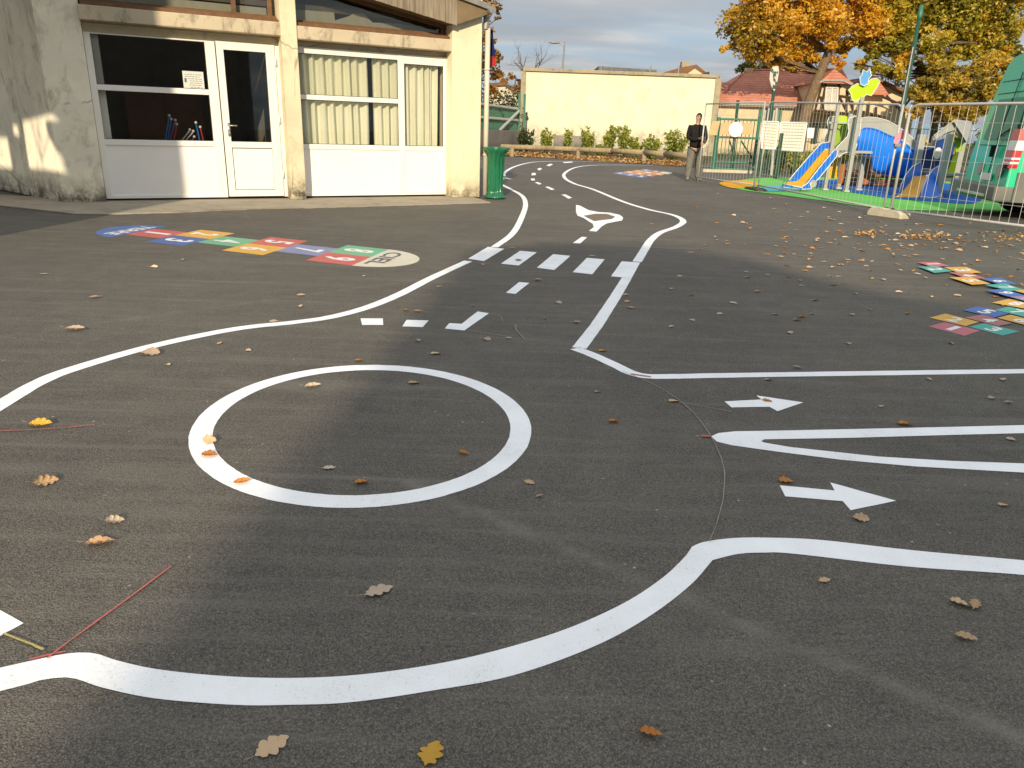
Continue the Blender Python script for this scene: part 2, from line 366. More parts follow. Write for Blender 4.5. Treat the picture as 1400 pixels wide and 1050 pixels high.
class MB:
    """collects shapes in a working frame and links them as one mesh"""
    def __init__(s, F=None): s.bm = bmesh.new(); s.F = F.mat() if isinstance(F, Frame) else (F or Matrix())
    def box(s, x0, x1, y0, y1, z0, z1, bev=0):
        b2 = bmesh.new() if bev else s.bm
        v = [b2.verts.new((x, y, z)) for x in (x0, x1) for y in (y0, y1) for z in (z0, z1)]
        for f in ((0, 1, 3, 2), (4, 6, 7, 5), (0, 4, 5, 1), (2, 3, 7, 6), (0, 2, 6, 4), (1, 5, 7, 3)):
            b2.faces.new([v[i] for i in f])
        if bev:
            bmesh.ops.bevel(b2, geom=b2.edges[:], offset=bev, segments=2, affect='EDGES', profile=.7)
            s.join(b2)
        return s
    def join(s, b2):
        mp = {v: s.bm.verts.new(v.co) for v in b2.verts}
        for f in b2.faces:
            try: s.bm.faces.new([mp[v] for v in f.verts])
            except ValueError: pass
        b2.free()
    def tube(s, pts, r, n=8, caps=True, closed=False):
        pts = [Vector(p) for p in pts]; k = len(pts)
        rr = r if isinstance(r, (list, tuple)) else [r]*k
        rings = []; ref = None
        for i, p in enumerate(pts):
            if closed: t = pts[(i+1) % k]-pts[i-1]
            else: t = pts[min(i+1, k-1)]-pts[max(i-1, 0)]
            t.normalize()
            if ref is None: ref = Vector((0, 0, 1)) if abs(t.z) < .9 else Vector((1, 0, 0))
            a = (ref-t*ref.dot(t)).normalized(); ref = a; b = t.cross(a)
            rings.append([p + (a*math.cos(2*math.pi*j/n)+b*math.sin(2*math.pi*j/n))*rr[i] for j in range(n)])
        loft(s.bm, rings, caps, closed); return s
    def lathe(s, prof, c=(0, 0, 0), n=24, caps=True):
        c = Vector(c)
        loft(s.bm, [[c+Vector((r*math.cos(2*math.pi*j/n), r*math.sin(2*math.pi*j/n), z)) for j in range(n)] for r, z in prof], caps)
        return s
    def face(s, pts):
        s.bm.faces.new([s.bm.verts.new(p) for p in pts]); return s
    def prism(s, pts, off):                    # polygon swept by a vector
        off = Vector(off); a = [s.bm.verts.new(p) for p in pts]; b = [s.bm.verts.new(Vector(p)+off) for p in pts]
        s.bm.faces.new(a); s.bm.faces.new(b[::-1]); n = len(a)
        for i in range(n): s.bm.faces.new((a[i], b[i], b[(i+1) % n], a[(i+1) % n]))
        return s
    def ball(s, c, r, sx=1, sy=1, sz=1, u=12, v=8):
        b2 = bmesh.new(); bmesh.ops.create_uvsphere(b2, u_segments=u, v_segments=v, radius=r)
        for q in b2.verts: q.co = Vector((q.co.x*sx, q.co.y*sy, q.co.z*sz))+Vector(c)
        s.join(b2); return s
    def build(s, name, mat, parent=None, smooth=False, bevel=0):
        if bevel:
            bmesh.ops.bevel(s.bm, geom=s.bm.edges[:], offset=bevel, segments=1, affect='EDGES')
        T = s.F
        org = Vector((0, 0, 0))
        if parent is not None: T = wmat(parent).inverted() @ T
        bmesh.ops.transform(s.bm, matrix=T, verts=s.bm.verts[:])
        bmesh.ops.recalc_face_normals(s.bm, faces=s.bm.faces[:])
        if parent is None:                     # origin at the foot of the thing
            vs = s.bm.verts; xs = [v.co.x for v in vs]; ys = [v.co.y for v in vs]; z = min(v.co.z for v in vs)
            org = Vector(((min(xs)+max(xs))/2, (min(ys)+max(ys))/2, z))
            bmesh.ops.translate(s.bm, vec=-org, verts=s.bm.verts[:])
        me = bpy.data.meshes.new(name); s.bm.to_mesh(me); s.bm.free()
        for f in me.polygons: f.use_smooth = smooth
        mats = mat if isinstance(mat, list) else [mat]
        for q in mats: me.materials.append(M[q] if isinstance(q, str) else q)
        o = bpy.data.objects.new(name, me); col.objects.link(o); o.location = org
        if parent is not None: o.parent = parent
        return o
def struct(o): return tag(o, kind='structure')
def copy_tree(o, parent=None):
    c = o.copy(); col.objects.link(c); c.parent = parent
    for ch in o.children: copy_tree(ch, c)
    return c
def holed_plate(loops, thick):
    """flat plate in XZ with holes -> bmesh (thickness along +Y)"""
    cu = bpy.data.curves.new('tmp', 'CURVE'); cu.dimensions = '2D'; cu.fill_mode = 'BOTH'; cu.extrude = thick/2
    for lp in loops:
        sp = cu.splines.new('POLY'); sp.points.add(len(lp)-1); sp.use_cyclic_u = True
        for i, (x, z) in enumerate(lp): sp.points[i].co = (x, z, 0, 1)
    o = bpy.data.objects.new('tmp', cu); col.objects.link(o)
    me = o.to_mesh(); bm = bmesh.new(); bm.from_mesh(me); o.to_mesh_clear()
    bpy.data.objects.remove(o); bpy.data.curves.remove(cu)
    for v in bm.verts: v.co = Vector((v.co.x, thick/2 - v.co.z, v.co.y))
    return bm
_tc = {}
def text_mesh(txt, bold=.02):
    if (txt, bold) in _tc: return _tc[(txt, bold)]
    cu = bpy.data.curves.new('t', 'FONT'); cu.body = txt; cu.size = 1; cu.offset = bold; cu.resolution_u = 3
    o = bpy.data.objects.new('t', cu); col.objects.link(o)
    me = o.to_mesh(); vs = [v.co.copy() for v in me.vertices]; fs = [tuple(p.vertices) for p in me.polygons]
    o.to_mesh_clear(); bpy.data.objects.remove(o); bpy.data.curves.remove(cu)
    x0 = min(v.x for v in vs); x1 = max(v.x for v in vs); y0 = min(v.y for v in vs); y1 = max(v.y for v in vs)
    vs = [((v.x-x0)/(x1-x0), (v.y-y0)/(y1-y0)) for v in vs]
    _tc[(txt, bold)] = (vs, fs, (x1-x0)/(y1-y0)); return _tc[(txt, bold)]
def text_on(mb, txt, q, box, bold=.03):
    """write txt inside sub-box (u0,u1,v0,v1) of a quad p00,p10,p11,p01"""
    vs, fs, _ = text_mesh(txt, bold); u0, u1, v0, v1 = box
    vv = []
    for a, b in vs:
        s_, t_ = u0+(u1-u0)*a, v0+(v1-v0)*b
        vv.append(mb.bm.verts.new(q[0]*(1-s_)*(1-t_)+q[1]*s_*(1-t_)+q[2]*s_*t_+q[3]*(1-s_)*t_))
    for f in fs:
        try: mb.bm.faces.new([vv[i] for i in f])
        except ValueError: pass
def catmull(pts, n=8):
    P = [Vector(p) for p in pts]; P = [P[0]*2-P[1]] + P + [P[-1]*2-P[-2]]; out = []
    for i in range(1, len(P)-2):
        a, b, c, d = P[i-1:i+3]
        for k in range(n):
            t = k/n
            out.append(.5*((2*b)+(c-a)*t+(2*a-5*b+4*c-d)*t*t+(3*b-a-3*c+d)*t**3))
    out.append(P[-2]); return out
# ------------------------------------------------------------------ world, sun
w = bpy.data.worlds.new('World'); scene.world = w; w.use_nodes = True; nt = w.node_tree; nt.nodes.clear()
out = nt.nodes.new('ShaderNodeOutputWorld'); bg = nt.nodes.new('ShaderNodeBackground')
sky = nt.nodes.new('ShaderNodeTexSky'); sky.sky_type = 'NISHITA'; sky.sun_disc = False
sky.sun_elevation = SUN_EL
sky.sun_rotation = R_(3.67+180)
sky.air_density = 1.0; sky.dust_density = .8; sky.ozone_density = 2.0
gv = nt.nodes.new('ShaderNodeTexCoord').outputs['Generated']
sep = nt.nodes.new('ShaderNodeSeparateXYZ'); nt.links.new(gv, sep.inputs[0])
zc = math_(nt, 'MAXIMUM', sep.outputs[2], 0.0)
dv = math_(nt, 'ADD', zc, .11)
cmb = nt.nodes.new('ShaderNodeCombineXYZ')
nt.links.new(math_(nt, 'DIVIDE', sep.outputs[0], dv), cmb.inputs[0]); nt.links.new(math_(nt, 'DIVIDE', sep.outputs[1], dv), cmb.inputs[1])
pv = mapping(nt, cmb.outputs[0], (.50, .85, 1)); 
n1 = noise(nt, pv, 1.0, 6, .46, .15)
n2 = noise(nt, mapping(nt, cmb.outputs[0], (.5, .9, 1)), .55, 4, .5)
cov = math_(nt, 'ADD', math_(nt, 'MULTIPLY', n1, .7), math_(nt, 'MULTIPLY', n2, .45))
cov = math_(nt, 'ADD', cov, math_(nt, 'MULTIPLY', zc, .35))
mask = ramp(nt, cov, [(.50, (0, 0, 0)), (.62, (1, 1, 1))])
shade = noise(nt, mapping(nt, cmb.outputs[0], (.6, 1.0, 1)), 1.3, 5, .48, .2)
ccol = ramp(nt, shade, [(.36, (3.3, 3.75, 4.2)), (.50, (4.3, 4.6, 4.9)), (.62, (6.6, 6.5, 6.2))])
ccol = mix(nt, math_(nt, 'MULTIPLY', zc, 1.1, True), ccol, (9.0, 9.3, 9.8))
hsv = nt.nodes.new('ShaderNodeHueSaturation'); hsv.inputs['Saturation'].default_value = .55; hsv.inputs['Value'].default_value = 1.0
nt.links.new(sky.outputs[0], hsv.inputs['Color'])
skyc = mix(nt, .7, hsv.outputs[0], (2.9, 4.5, 6.2))
fin = mix(nt, mask, skyc, ccol)
nt.links.new(fin, bg.inputs[0]); bg.inputs[1].default_value = .10
nt.links.new(bg.outputs[0], out.inputs[0])
sl = bpy.data.lights.new('sun', 'SUN'); sl.energy = 5.0; sl.angle = R_(.8); sl.color = (1.0, .83, .60)
so = bpy.data.objects.new('sun', sl); col.objects.link(so)
so.rotation_euler = SUND.to_track_quat('-Z', 'Y').to_euler(); so.location = (-3, -30, 20)
scene.view_settings.view_transform = 'Standard'; scene.view_settings.look = 'None'
scene.view_settings.exposure = 0; scene.view_settings.gamma = 1
scene.render.engine = 'CYCLES'

# ------------------------------------------------------------------ ground
S = 900
b = MB(); b.face([(-S, -60, 0), (S, -60, 0), (S, S, 0), (-S, S, 0)])
g = b.build('ground', 'grass'); struct(g); g.location.z = -.012
# asphalt yard up to the planting bed, with a bay under the climbing frame
yard = [(-60, -50), (60, -50), (60, 30), (30, 44), (14, 44), (10.3, 41), (8.2, 34)]
edge_px = [(945, 229), (930, 226), (880, 222), (790, 217), (700, 214), (640, 212)]
yard += [tuple(G(*p)[:2]) for p in edge_px] + [(-30, 42), (-60, 42)]
b = MB(); b.face([(x, y, 0) for x, y in yard]); struct(b.build('asphalt_yard', 'asphalt'))
# planting bed behind the rail
bed = [G(*p) for p in edge_px]
b = MB(); b.face([p+Vector((0, 0, .012)) for p in bed] + [Vector((-3, 52, .012)), Vector((10.5, 43, .012))])
struct(b.build('planting_bed', 'soil'))
# coloured safety surface
def patch(name, pts, mat, z, smooth=True, label=None):
    P = [G(*p) for p in pts]
    if smooth:
        k = len(P); P = [P[-1]]+P+[P[0], P[1]]; o = []
        for i in range(1, k+1):
            a, bb, c, d = P[i-1:i+3]
            for j in range(5):
                t = j/5; o.append(.5*((2*bb)+(c-a)*t+(2*a-5*bb+4*c-d)*t*t+(3*bb-a-3*c+d)*t**3))
        P = o
    b = MB(); b.face([(p.x, p.y, z) for p in P]); o = b.build(name, mat)
    return o
struct(patch('green_safety_surface', [(1010, 259), (1000, 250), (1035, 244), (1100, 243), (1200, 243), (1330, 252), (1375, 268), (1380, 282), (1366, 291), (1300, 289), (1212, 286.5), (1145, 277.5), (1064, 266.5)], 'rub_green', .010))
struct(patch('yellow_safety_surface', [(983, 251), (1003, 247.5), (1026, 248), (1040, 252), (1020, 257), (1000, 257.5)], 'rub_yellow', .014))
struct(patch('blue_safety_surface', [(1062, 259), (1085, 250), (1120, 247), (1200, 246), (1300, 252), (1340, 266), (1330, 279), (1270, 276), (1219, 272), (1175, 265.5), (1118, 257.5)], 'rub_blue', .018))
struct(patch('sky_blue_safety_surface', [(1030, 258), (1060, 254.5), (1082, 256), (1100, 259.5), (1078, 262), (1050, 262)], 'rub_sky', .022))

# ------------------------------------------------------------------ painted track markings
ZP = .0015
def jit(p, k): 
    n = mnoise.noise(Vector((p.x*14, p.y*14, k)))*.0022 + mnoise.noise(Vector((p.x*45, p.y*45, k)))*.0014
    return n
def strip_w(pts, w, closed=False):
    """ribbon of width w along world points"""
    L, Rr = [], []; k = len(pts)
    for i, p in enumerate(pts):
        t = (pts[(i+1) % k]-pts[i-1]) if closed else (pts[min(i+1, k-1)]-pts[max(i-1, 0)])
        t.z = 0; t.normalize(); n = Vector((-t.y, t.x, 0)); h = w/2
        L.append(p+n*(h+jit(p, 1))); Rr.append(p-n*(h+jit(p, 5)))
    return L, Rr
def ribbon(mb, L, Rr, closed=False, z=ZP):
    a = [mb.bm.verts.new((p.x, p.y, z)) for p in L]; b = [mb.bm.verts.new((p.x, p.y, z)) for p in Rr]
    k = len(a)
    for i in range(k if closed else k-1):
        j = (i+1) % k; mb.bm.faces.new((a[i], a[j], b[j], b[i]))
def line(pix, w, label, name='painted_line', cat='painted line', n=10, mat='white_paint', z=ZP, group='white track lines', smooth=True):
    P = [G(*p) for p in pix]
    if smooth: P = catmull(P, n)
    q = []
    for a, c in zip(P, P[1:]):
        k = max(1, int((c-a).length/.06))
        q += [a.lerp(c, i/k) for i in range(k)]
    q.append(P[-1])
    b = MB(); ribbon(b, *strip_w(q, w), z=z); return tag(b.build(name, mat), label, cat, group)
def two_edge(Lp, Rp, label, name='painted_line', n=10):
    """ribbon from its two measured edges"""
    def res(pp):
        c = catmull([G(*p) for p in pp], n); d = [0]
        for a, b_ in zip(c, c[1:]): d.append(d[-1]+(b_-a).length)
        o = []; k = 0
        for i in range(N+1):
            t = d[-1]*i/N
            while k < len(d)-2 and d[k+1] < t: k += 1
            f = (t-d[k])/max(1e-9, d[k+1]-d[k]); o.append(c[k].lerp(c[k+1], f))
        return o
    N = 90
    b = MB(); ribbon(b, res(Lp), res(Rp)); return tag(b.build(name, 'white_paint'), label, 'painted line', 'white track lines')
def poly(pix, label, name, cat, group=None, mat='white_paint', z=ZP):
    P = [G(*p) for p in pix]; q = []
    for a, c in zip(P, P[1:]+P[:1]):
        k = max(1, int((c-a).length/.05)); t = (c-a).normalized(); nn = Vector((-t.y, t.x, 0))
        for i in range(k):
            p = a.lerp(c, i/k); q.append(p + nn*jit(p, 3)*(0 if i == 0 else 1))
    b = MB(); b.face([(p.x, p.y, z) for p in q]); return tag(b.build(name, mat), label, cat, group)

# roundabout circle
cin = [(256.5,605.8),(265.7,575.1),(292,551),(331.4,530.2),(397,511.6),(440.9,503.9),(500,499.1),(545.7,500.2),(611.4,509.4),(666.1,525.2),(701.2,546.6),(723.9,583.9),(712.1,621.1),(672.7,653.9),(622.3,674.7),(567.6,687.9),(501.9,695.1),(440.9,693.8),(375.2,684.6),(322.6,667.1),(275.5,638.6)]
o = []; ec = Vector((-.6454, 3.056, 0)); ea = Vector((-.9457, -.3251, 0))*.7274; eb = Vector((.3251, -.9457, 0))*.8105
o = [ec+ea*math.cos(t*math.pi/120)+eb*math.sin(t*math.pi/120) for t in range(240)]
cc = sum(o, Vector())/len(o)
inn = [p+(cc-p).normalized()*(.092+jit(p, 2)) for p in o]
b = MB(); ribbon(b, [p+(p-cc).normalized()*jit(p, 8) for p in o], inn, True)
tag(b.build('painted_circle', 'white_paint'), 'closed white painted ring in the middle of the roundabout', 'painted circle')

line([(-60, 590), (0, 554), (55, 522), (108, 502), (214, 472), (321, 450), (400, 441), (450, 434), (500, 421), (545, 403), (590, 380), (640, 357)], .088,
     'long curved white line sweeping from the left edge to the crosswalk')
line([(676, 338), (700, 320), (712, 300), (718.5, 280), (714, 268), (700, 259.5), (687, 253), (679, 249)], .085,
     'short curved white line between the crosswalk and the green bin')
line([(689, 241), (690, 236), (702, 228.5), (722, 222.8), (745, 220.8), (790, 220.5), (850, 221.4), (920, 222.5)], .10,
     'far white line curving round in front of the timber rail')
line([(680, 247), (690, 243), (698, 245)], .09, 'tiny white line tip poking out behind the green bin', smooth=False)
line([(893, 226), (850, 225.5), (810, 226), (787, 229), (773, 236), (772, 243), (785, 251), (811, 259), (850, 275), (885, 286), (920, 294), (934, 302),
      (925, 310), (903, 318), (890, 328), (882, 340), (871, 358)], .095, 'winding white line right of the small traffic island above the crosswalk')
line([(857, 380), (840, 408), (815, 446), (792, 476)], .088, 'straight white line running from the crosswalk down to the sharp bend', smooth=False)
line([(786, 476.5), (808, 484.5), (838, 498), (862, 509.5), (885, 514.5), (920, 514.8), (1000, 513.3), (1160, 511), (1300, 509), (1420, 507.5), (1650, 504.5), (1900, 501.5)], .078,
     'horizontal white line running right from the sharp bend')
E1o = [(0, 945.5), (30, 938), (60, 929.5), (92, 926.6), (110, 930.5), (143, 941.4), (214, 955.7), (321, 964.3), (393, 964.3), (480, 960.7), (591.4, 944.7), (702.9, 923.6), (814.3, 883.4), (888.6, 842.6), (944.3, 799.9), (974, 766.4)]
E1i = [(0, 913.5), (45, 903.5), (90, 894.3), (128, 893.5), (160, 903.5), (215, 915.5), (300, 924.5), (390, 927.6), (480, 924), (575, 912), (665, 893.5), (770, 862), (852, 825.5), (905, 791), (935, 763), (946, 748)]
bx = E1o[::-1]; ix = E1i[::-1]
two_edge([(-300, 1025), (-60, 961)]+E1o, [(-300, 976), (-60, 926.5)]+E1i, 'broad white curve along the bottom edge of the roundabout')
two_edge([(946, 748), (962, 741.5), (1000, 736.3), (1045, 735.5), (1120, 738.5), (1250, 753), (1400, 766.5), (1640, 788), (1900, 811)],
         [(974, 766.4), (990, 762), (1013, 757.3), (1045, 756), (1085, 757.5), (1240, 775), (1400, 786.5), (1640, 810), (1900, 835)], 'white line running right from the bottom of the roundabout')
# splitter island: V shaped outline
outer_t = [(1900, 570), (1420, 581), (1300, 584), (1140, 587.5), (1080, 588.8), (1040, 589.5), (1005, 590), (982, 592.5), (972, 597)]
outer_b = [(972, 597), (980, 604), (1000, 609), (1060, 617.5), (1150, 629), (1250, 638), (1400, 646.5), (1420, 647), (1900, 660)]
in_t = [(1900, 581), (1420, 592), (1300, 595), (1160, 599), (1045, 601)]; in_b = [(1045, 605.5), (1080, 611.5), (1200, 624.5), (1300, 630.5), (1400, 634), (1420, 634.5), (1900, 646)]
bm_pts = [G(*p) for p in outer_t] ; 
b = MB(); P = outer_t+outer_b[1:]+in_b[::-1]+[(1040.5, 603.5)]+in_t[::-1]
b.face([(q.x, q.y, ZP) for q in (G(*p) for p in P)])
tag(b.build('splitter_island_outline', 'white_paint'), 'pointed white splitter island outline opening to the right between the arrows', 'painted island')
poly([(990.5, 549), (1041, 546.5), (1034, 541), (1098.5, 550.5), (1063, 562.5), (1052, 556.5), (1000, 557.3)], 'small white arrow above the pointed splitter island', 'painted_arrow', 'painted arrow', 'white direction arrows')
poly([(1066, 664), (1141, 671), (1135, 660), (1225, 685), (1163, 698), (1152, 685.5), (1073.5, 679)], 'larger white arrow below the pointed splitter island', 'painted_arrow', 'painted arrow', 'white direction arrows')
poly([(-30, 880), (-30, 815), (0, 834.5), (32.5, 852.5), (0, 870)], 'white arrow tip cut off by the left edge of the photo', 'painted_arrow', 'painted arrow', 'white direction arrows')
# crosswalk
s0 = lambda x, y: (640+x/4.375, 210+y/4.375)
zeb = [[(118, 559), (216, 571), (94, 645), (0, 630)], [(310, 583), (411, 592), (303, 671), (196, 660)], [(508, 603), (612, 613), (516, 698), (410, 684)],
       [(710, 625), (817, 634), (742, 724), (625, 711)], [(918, 646), (1029, 653), (978, 747), (854, 736)]]
nm = ['leftmost crosswalk stripe touching the curved edge line', 'second crosswalk stripe from the left', 'middle crosswalk stripe of the five',
      'fourth crosswalk stripe from the left with a leaf on it', 'rightmost crosswalk stripe joining the straight edge line']
for q, l in zip(zeb, nm): poly([s0(*p) for p in q], l, 'crosswalk_stripe', 'crosswalk stripe', 'white stripes of the crosswalk', z=.003)
dn = 'white centre line dashes'
for q, l in (([(680, 498), (712, 501), (670, 538), (626, 535)], 'white dash just above the crosswalk below the small island'),
             ([(305, 769), (366, 774), (284, 840), (226, 833)], 'white dash just below the crosswalk'),
             ([(558, 245), (583, 244), (622, 265), (600, 270)], 'dash nearest to the small white island on its far side'),
             ([(460, 200), (480, 197), (518, 214), (498, 218)], 'second dash beyond the small white island'),
             ([(398, 172), (415, 170), (440, 180), (425, 186)], 'third dash beyond the small white island'),
             ([(376, 149), (398, 149), (399, 161), (377, 161)], 'fourth dash beyond the small island at the far bend'),
             ([(380, 117), (402, 115), (406, 128), (380, 131)], 'fifth dash beyond the small island at the far bend'),
             ([(412, 92), (430, 85), (443, 92), (425, 101)], 'sixth dash beyond the small island'),
             ([(468, 70), (492, 60), (508, 65), (485, 76)], 'seventh dash beyond the small island'),
             ([(565, 51), (620, 48), (628, 53), (575, 57)], 'faint last dash nearest to the timber rail')):
    poly([s0(*p) for p in q], l, 'painted_dash', 'painted dash', dn)
poly([(493, 435.5), (523.5, 435.5), (524, 444.5), (495, 444.5)], 'left square dash of the give way line above the circle', 'painted_dash', 'painted dash', 'give way dashes above the circle')
poly([(556, 437.5), (586, 438.3), (578, 447.5), (550, 446.5)], 'second square dash of the give way line above the circle', 'painted_dash', 'painted dash', 'give way dashes above the circle')
poly([(653, 426), (668.5, 428.5), (635, 452), (608, 449.5), (614.5, 442), (631, 443)], 'L shaped white mark where the centre line meets the give way line', 'painted_mark', 'painted mark')
# small island (fish shape) with bare middle
op = [(645, 307), (668, 311), (720, 338), (780, 350), (850, 354), (905, 366), (927, 382), (922, 400), (880, 408), (830, 418), (800, 435), (768, 467), (722, 463), (752, 440), (745, 420), (720, 405), (690, 385), (655, 372), (645, 350)]
hp = [(690, 372), (760, 360), (830, 361), (880, 378), (860, 392), (800, 398), (755, 405), (720, 388)]
P = [G(*s0(*p)) for p in op]; Hh = [G(*s0(*p)) for p in hp]
bmx = holed_plate([[(p.x, p.y) for p in P], [(p.x, p.y) for p in Hh]], .0)
b = MB(); 
for v in bmx.verts: v.co = Vector((v.co.x, v.co.z, ZP))
bmesh.ops.remove_doubles(bmx, verts=bmx.verts[:], dist=1e-5)
b.join(bmx); tag(b.build('traffic_island_outline', 'white_paint'), 'small white fish shaped island outline in the middle of the track', 'painted island')
b = MB(); b.face([(p.x, p.y, .002) for p in Hh]); tag(b.build('island_infill', 'p_brownish'), 'brownish patch inside the fish shaped white island', 'painted patch')
# chalk setting-out lines
def chalk(pix, w, mat, label): return line(pix, w, label, 'chalk_line', 'chalk line', 6, mat, .0035+.0006*(len(label) % 5), 'thin chalk setting out lines')
chalk([(65, 902), (110, 868), (235, 776)], .0055, 'chalk_red', 'red chalk line slanting up from the bottom left white curve')
chalk([(40, 903), (65, 897), (90, 892)], .006, 'chalk_red', 'short red chalk stroke along the bottom left white curve')
chalk([(-20, 591), (60, 588), (130, 582)], .006, 'chalk_red', 'faint red chalk line at the left beside a yellow leaf')
chalk([(5, 868), (30, 878), (60, 890)], .007, 'chalk_yellow', 'yellow chalk line near the cut off arrow tip')
chalk([(958, 597), (972, 598)], .018, 'chalk_red', 'red chalk dab at the point of the splitter island')
chalk([(862, 512), (890, 516)], .012, 'chalk_red', 'red chalk smear below the bend of the horizontal line')
chalk([(850, 508), (900, 530), (940, 558), (970, 595), (988, 635), (990, 670), (982, 710), (970, 742)], .0035, 'chalk_grey', 'thin pale arc closing the right side of the roundabout')
chalk([(928, 551), (960, 556), (1000, 564)], .0035, 'chalk_grey', 'thin pale line pointing at the small arrow')
chalk([(600, 420), (640, 423), (680, 431), (688, 440)], .0035, 'chalk_grey', 'thin pale hooked line beside the L shaped mark')
chalk([(705, 445), (706, 452), (718, 465)], .007, 'chalk_grey', 'short pale curved scratch right of the L shaped mark')
chalk([(640, 452), (700, 462)], .005, 'chalk_grey', 'thin pale line below the L shaped mark')

# ------------------------------------------------------------------ hopscotches
def cell(parent, q, mat, txt=None, box=(.3, .7, .2, .8), z=ZP, tm='p_digit', bold=.03):
    b = MB(); b.face([(p.x, p.y, z) for p in q]); c = b.build('square', mat, parent)
    if txt:
        if txt == '1': box = (.40, .56, box[2], box[3])
        t = MB(); text_on(t, txt, [Vector((p.x, p.y, z+.0015)) for p in q], box, bold); t.build('digit', tm, c)
    return c
O = Vector((-1.431, 7.317, 0)); U = Vector((.478, -.2, 0)); V = Vector((-.086, -.50, 0))
hop = thing('hopscotch', 'long hopscotch on the left between a blue and a cream rounded end', 'hopscotch', tuple(O-U*3), 'painted hopscotches')
def cq(u, v): return [O+U*u+V*v, O+U*u+V*(v+1), O+U*(u+1)+V*(v+1), O+U*(u+1)+V*v]
for n_, u, v, c in ((1, -6, -.5, 'red'), (2, -5, -1, 'yellow'), (3, -5, 0, 'blue'), (4, -4, -.5, 'green'), (5, -3, -1, 'red'), (6, -3, 0, 'yellow'), (7, -2, -.5, 'lilac'), (8, -1, -1, 'green'), (9, -1, 0, 'red')):
    cell(hop, cq(u, v), 'p_'+c, str(n_), (.34, .66, .15, .85))
for sgn, base, mt, tx, tm, nm_ in ((1, 0, 'p_cream', 'CIEL', 'p_dark', 'sky_end'), (-1, -6, 'p_blue', 'TERRE', 'p_digit', 'earth_end')):
    c0 = O+U*base; pts = [c0+V*math.cos(a)*1.0+U*sgn*math.sin(a)*1.0 for a in [math.pi*i/28 for i in range(29)]]
    b = MB(); b.face([(p.x, p.y, ZP) for p in pts]); e = b.build(nm_, mt, hop)
    t = MB(); q = [c0-V*.85+U*(.1 if sgn > 0 else -.5), c0+V*.85+U*(.1 if sgn > 0 else -.5), c0+V*.85+U*(.5 if sgn > 0 else -.1), c0-V*.85+U*(.5 if sgn > 0 else -.1)]
    text_on(t, tx, [Vector((p.x, p.y, ZP+.0015)) for p in q], (.08, .92, .05, .95), .02); t.build('lettering', tm, e)
r7 = lambda p: G(1220+p[0]/7, 330+p[1]/7)
near = thing('hopscotch', 'nearer slanting hopscotch at the right edge starting with a pink square numbered 1', 'hopscotch', tuple(G(1320, 445)), 'painted hopscotches')
far = thing('hopscotch', 'farther slanting hopscotch at the right edge starting with thin pink and teal squares', 'hopscotch', tuple(G(1320, 385)), 'painted hopscotches')
z = ZP
for root, lst in ((near, [('1', 'pink', (345, 815), (690, 905), (840, 855), (500, 775)), ('3', 'teal', (735, 820), (1055, 905), (1215, 865), (880, 785)),
    ('2', 'yellow', (355, 735), (700, 815), (830, 775), (505, 695)), ('4', 'rose', (690, 735), (1010, 815), (1150, 790), (860, 705)), ('5', 'royal', (670, 665), (980, 735), (1130, 690), (815, 630)),
    ('6', 'yellow', (1000, 740), (1330, 825), (1450, 790), (1130, 710)), ('7', 'teal', (980, 665), (1290, 740), (1420, 695), (1110, 635)), ('8', 'yellow', (950, 597), (1270, 655), (1400, 615), (1110, 560)),
    ('9', 'rose', (1270, 820), (1600, 905), (1720, 860), (1400, 780))]),
    (far, [('1', 'pink', (235, 212), (370, 257), (545, 250), (420, 208)), ('2', 'teal', (240, 255), (400, 318), (575, 300), (430, 254)), ('3', 'yellow', (490, 263), (650, 326), (850, 315), (700, 259)),
    ('4', 'rose', (540, 312), (720, 378), (890, 372), (745, 318)), ('5', 'yellow', (540, 362), (760, 436), (935, 425), (750, 360)), ('6', 'royal', (850, 378), (1020, 432), (1190, 430), (1030, 368)),
    ('7', 'teal', (880, 440), (1120, 497), (1260, 488), (1080, 425)), ('9', 'royal', (890, 490), (1100, 553), (1270, 545), (1060, 480)), ('8', 'yellow', (1160, 498), (1400, 560), (1560, 545), (1320, 480)),
    ('10', 'purple', (1110, 556), (1330, 620), (1500, 600), (1290, 548))])):
    for i, (tx, c, *q) in enumerate(lst):
        cell(root, [r7(p) for p in q], 'p_'+c, tx, (.34, .68, .16, .84), ZP+.0012*i+(.0 if root is near else .014))
# far hopscotch, only colours readable
fh = thing('hopscotch', 'small distant hopscotch in orange and lilac beside the standing man', 'hopscotch', tuple(G(875, 236)), 'painted hopscotches')
a0, a1, a2 = G(838, 237), G(880, 243.5), G(905, 229)
ud = (a1-a0)/3; vd = (G(868, 229.5)-a0)/4
cols_ = ['lilac', 'lilac', 'blue', 'orange', 'orange', 'rose', 'orange', 'yellow', 'orange', 'lilac', 'rose', 'cream']
for i in range(3):
    for j in range(4):
        p = a0+ud*(i+.35*j)+vd*j
        cell(fh, [p, p+ud*.98, p+ud*.98+vd, p+vd], 'p_'+cols_[i+3*j if i+3*j < 12 else 0], str((i+3*j) % 9+1), (.3, .7, .2, .8), ZP)

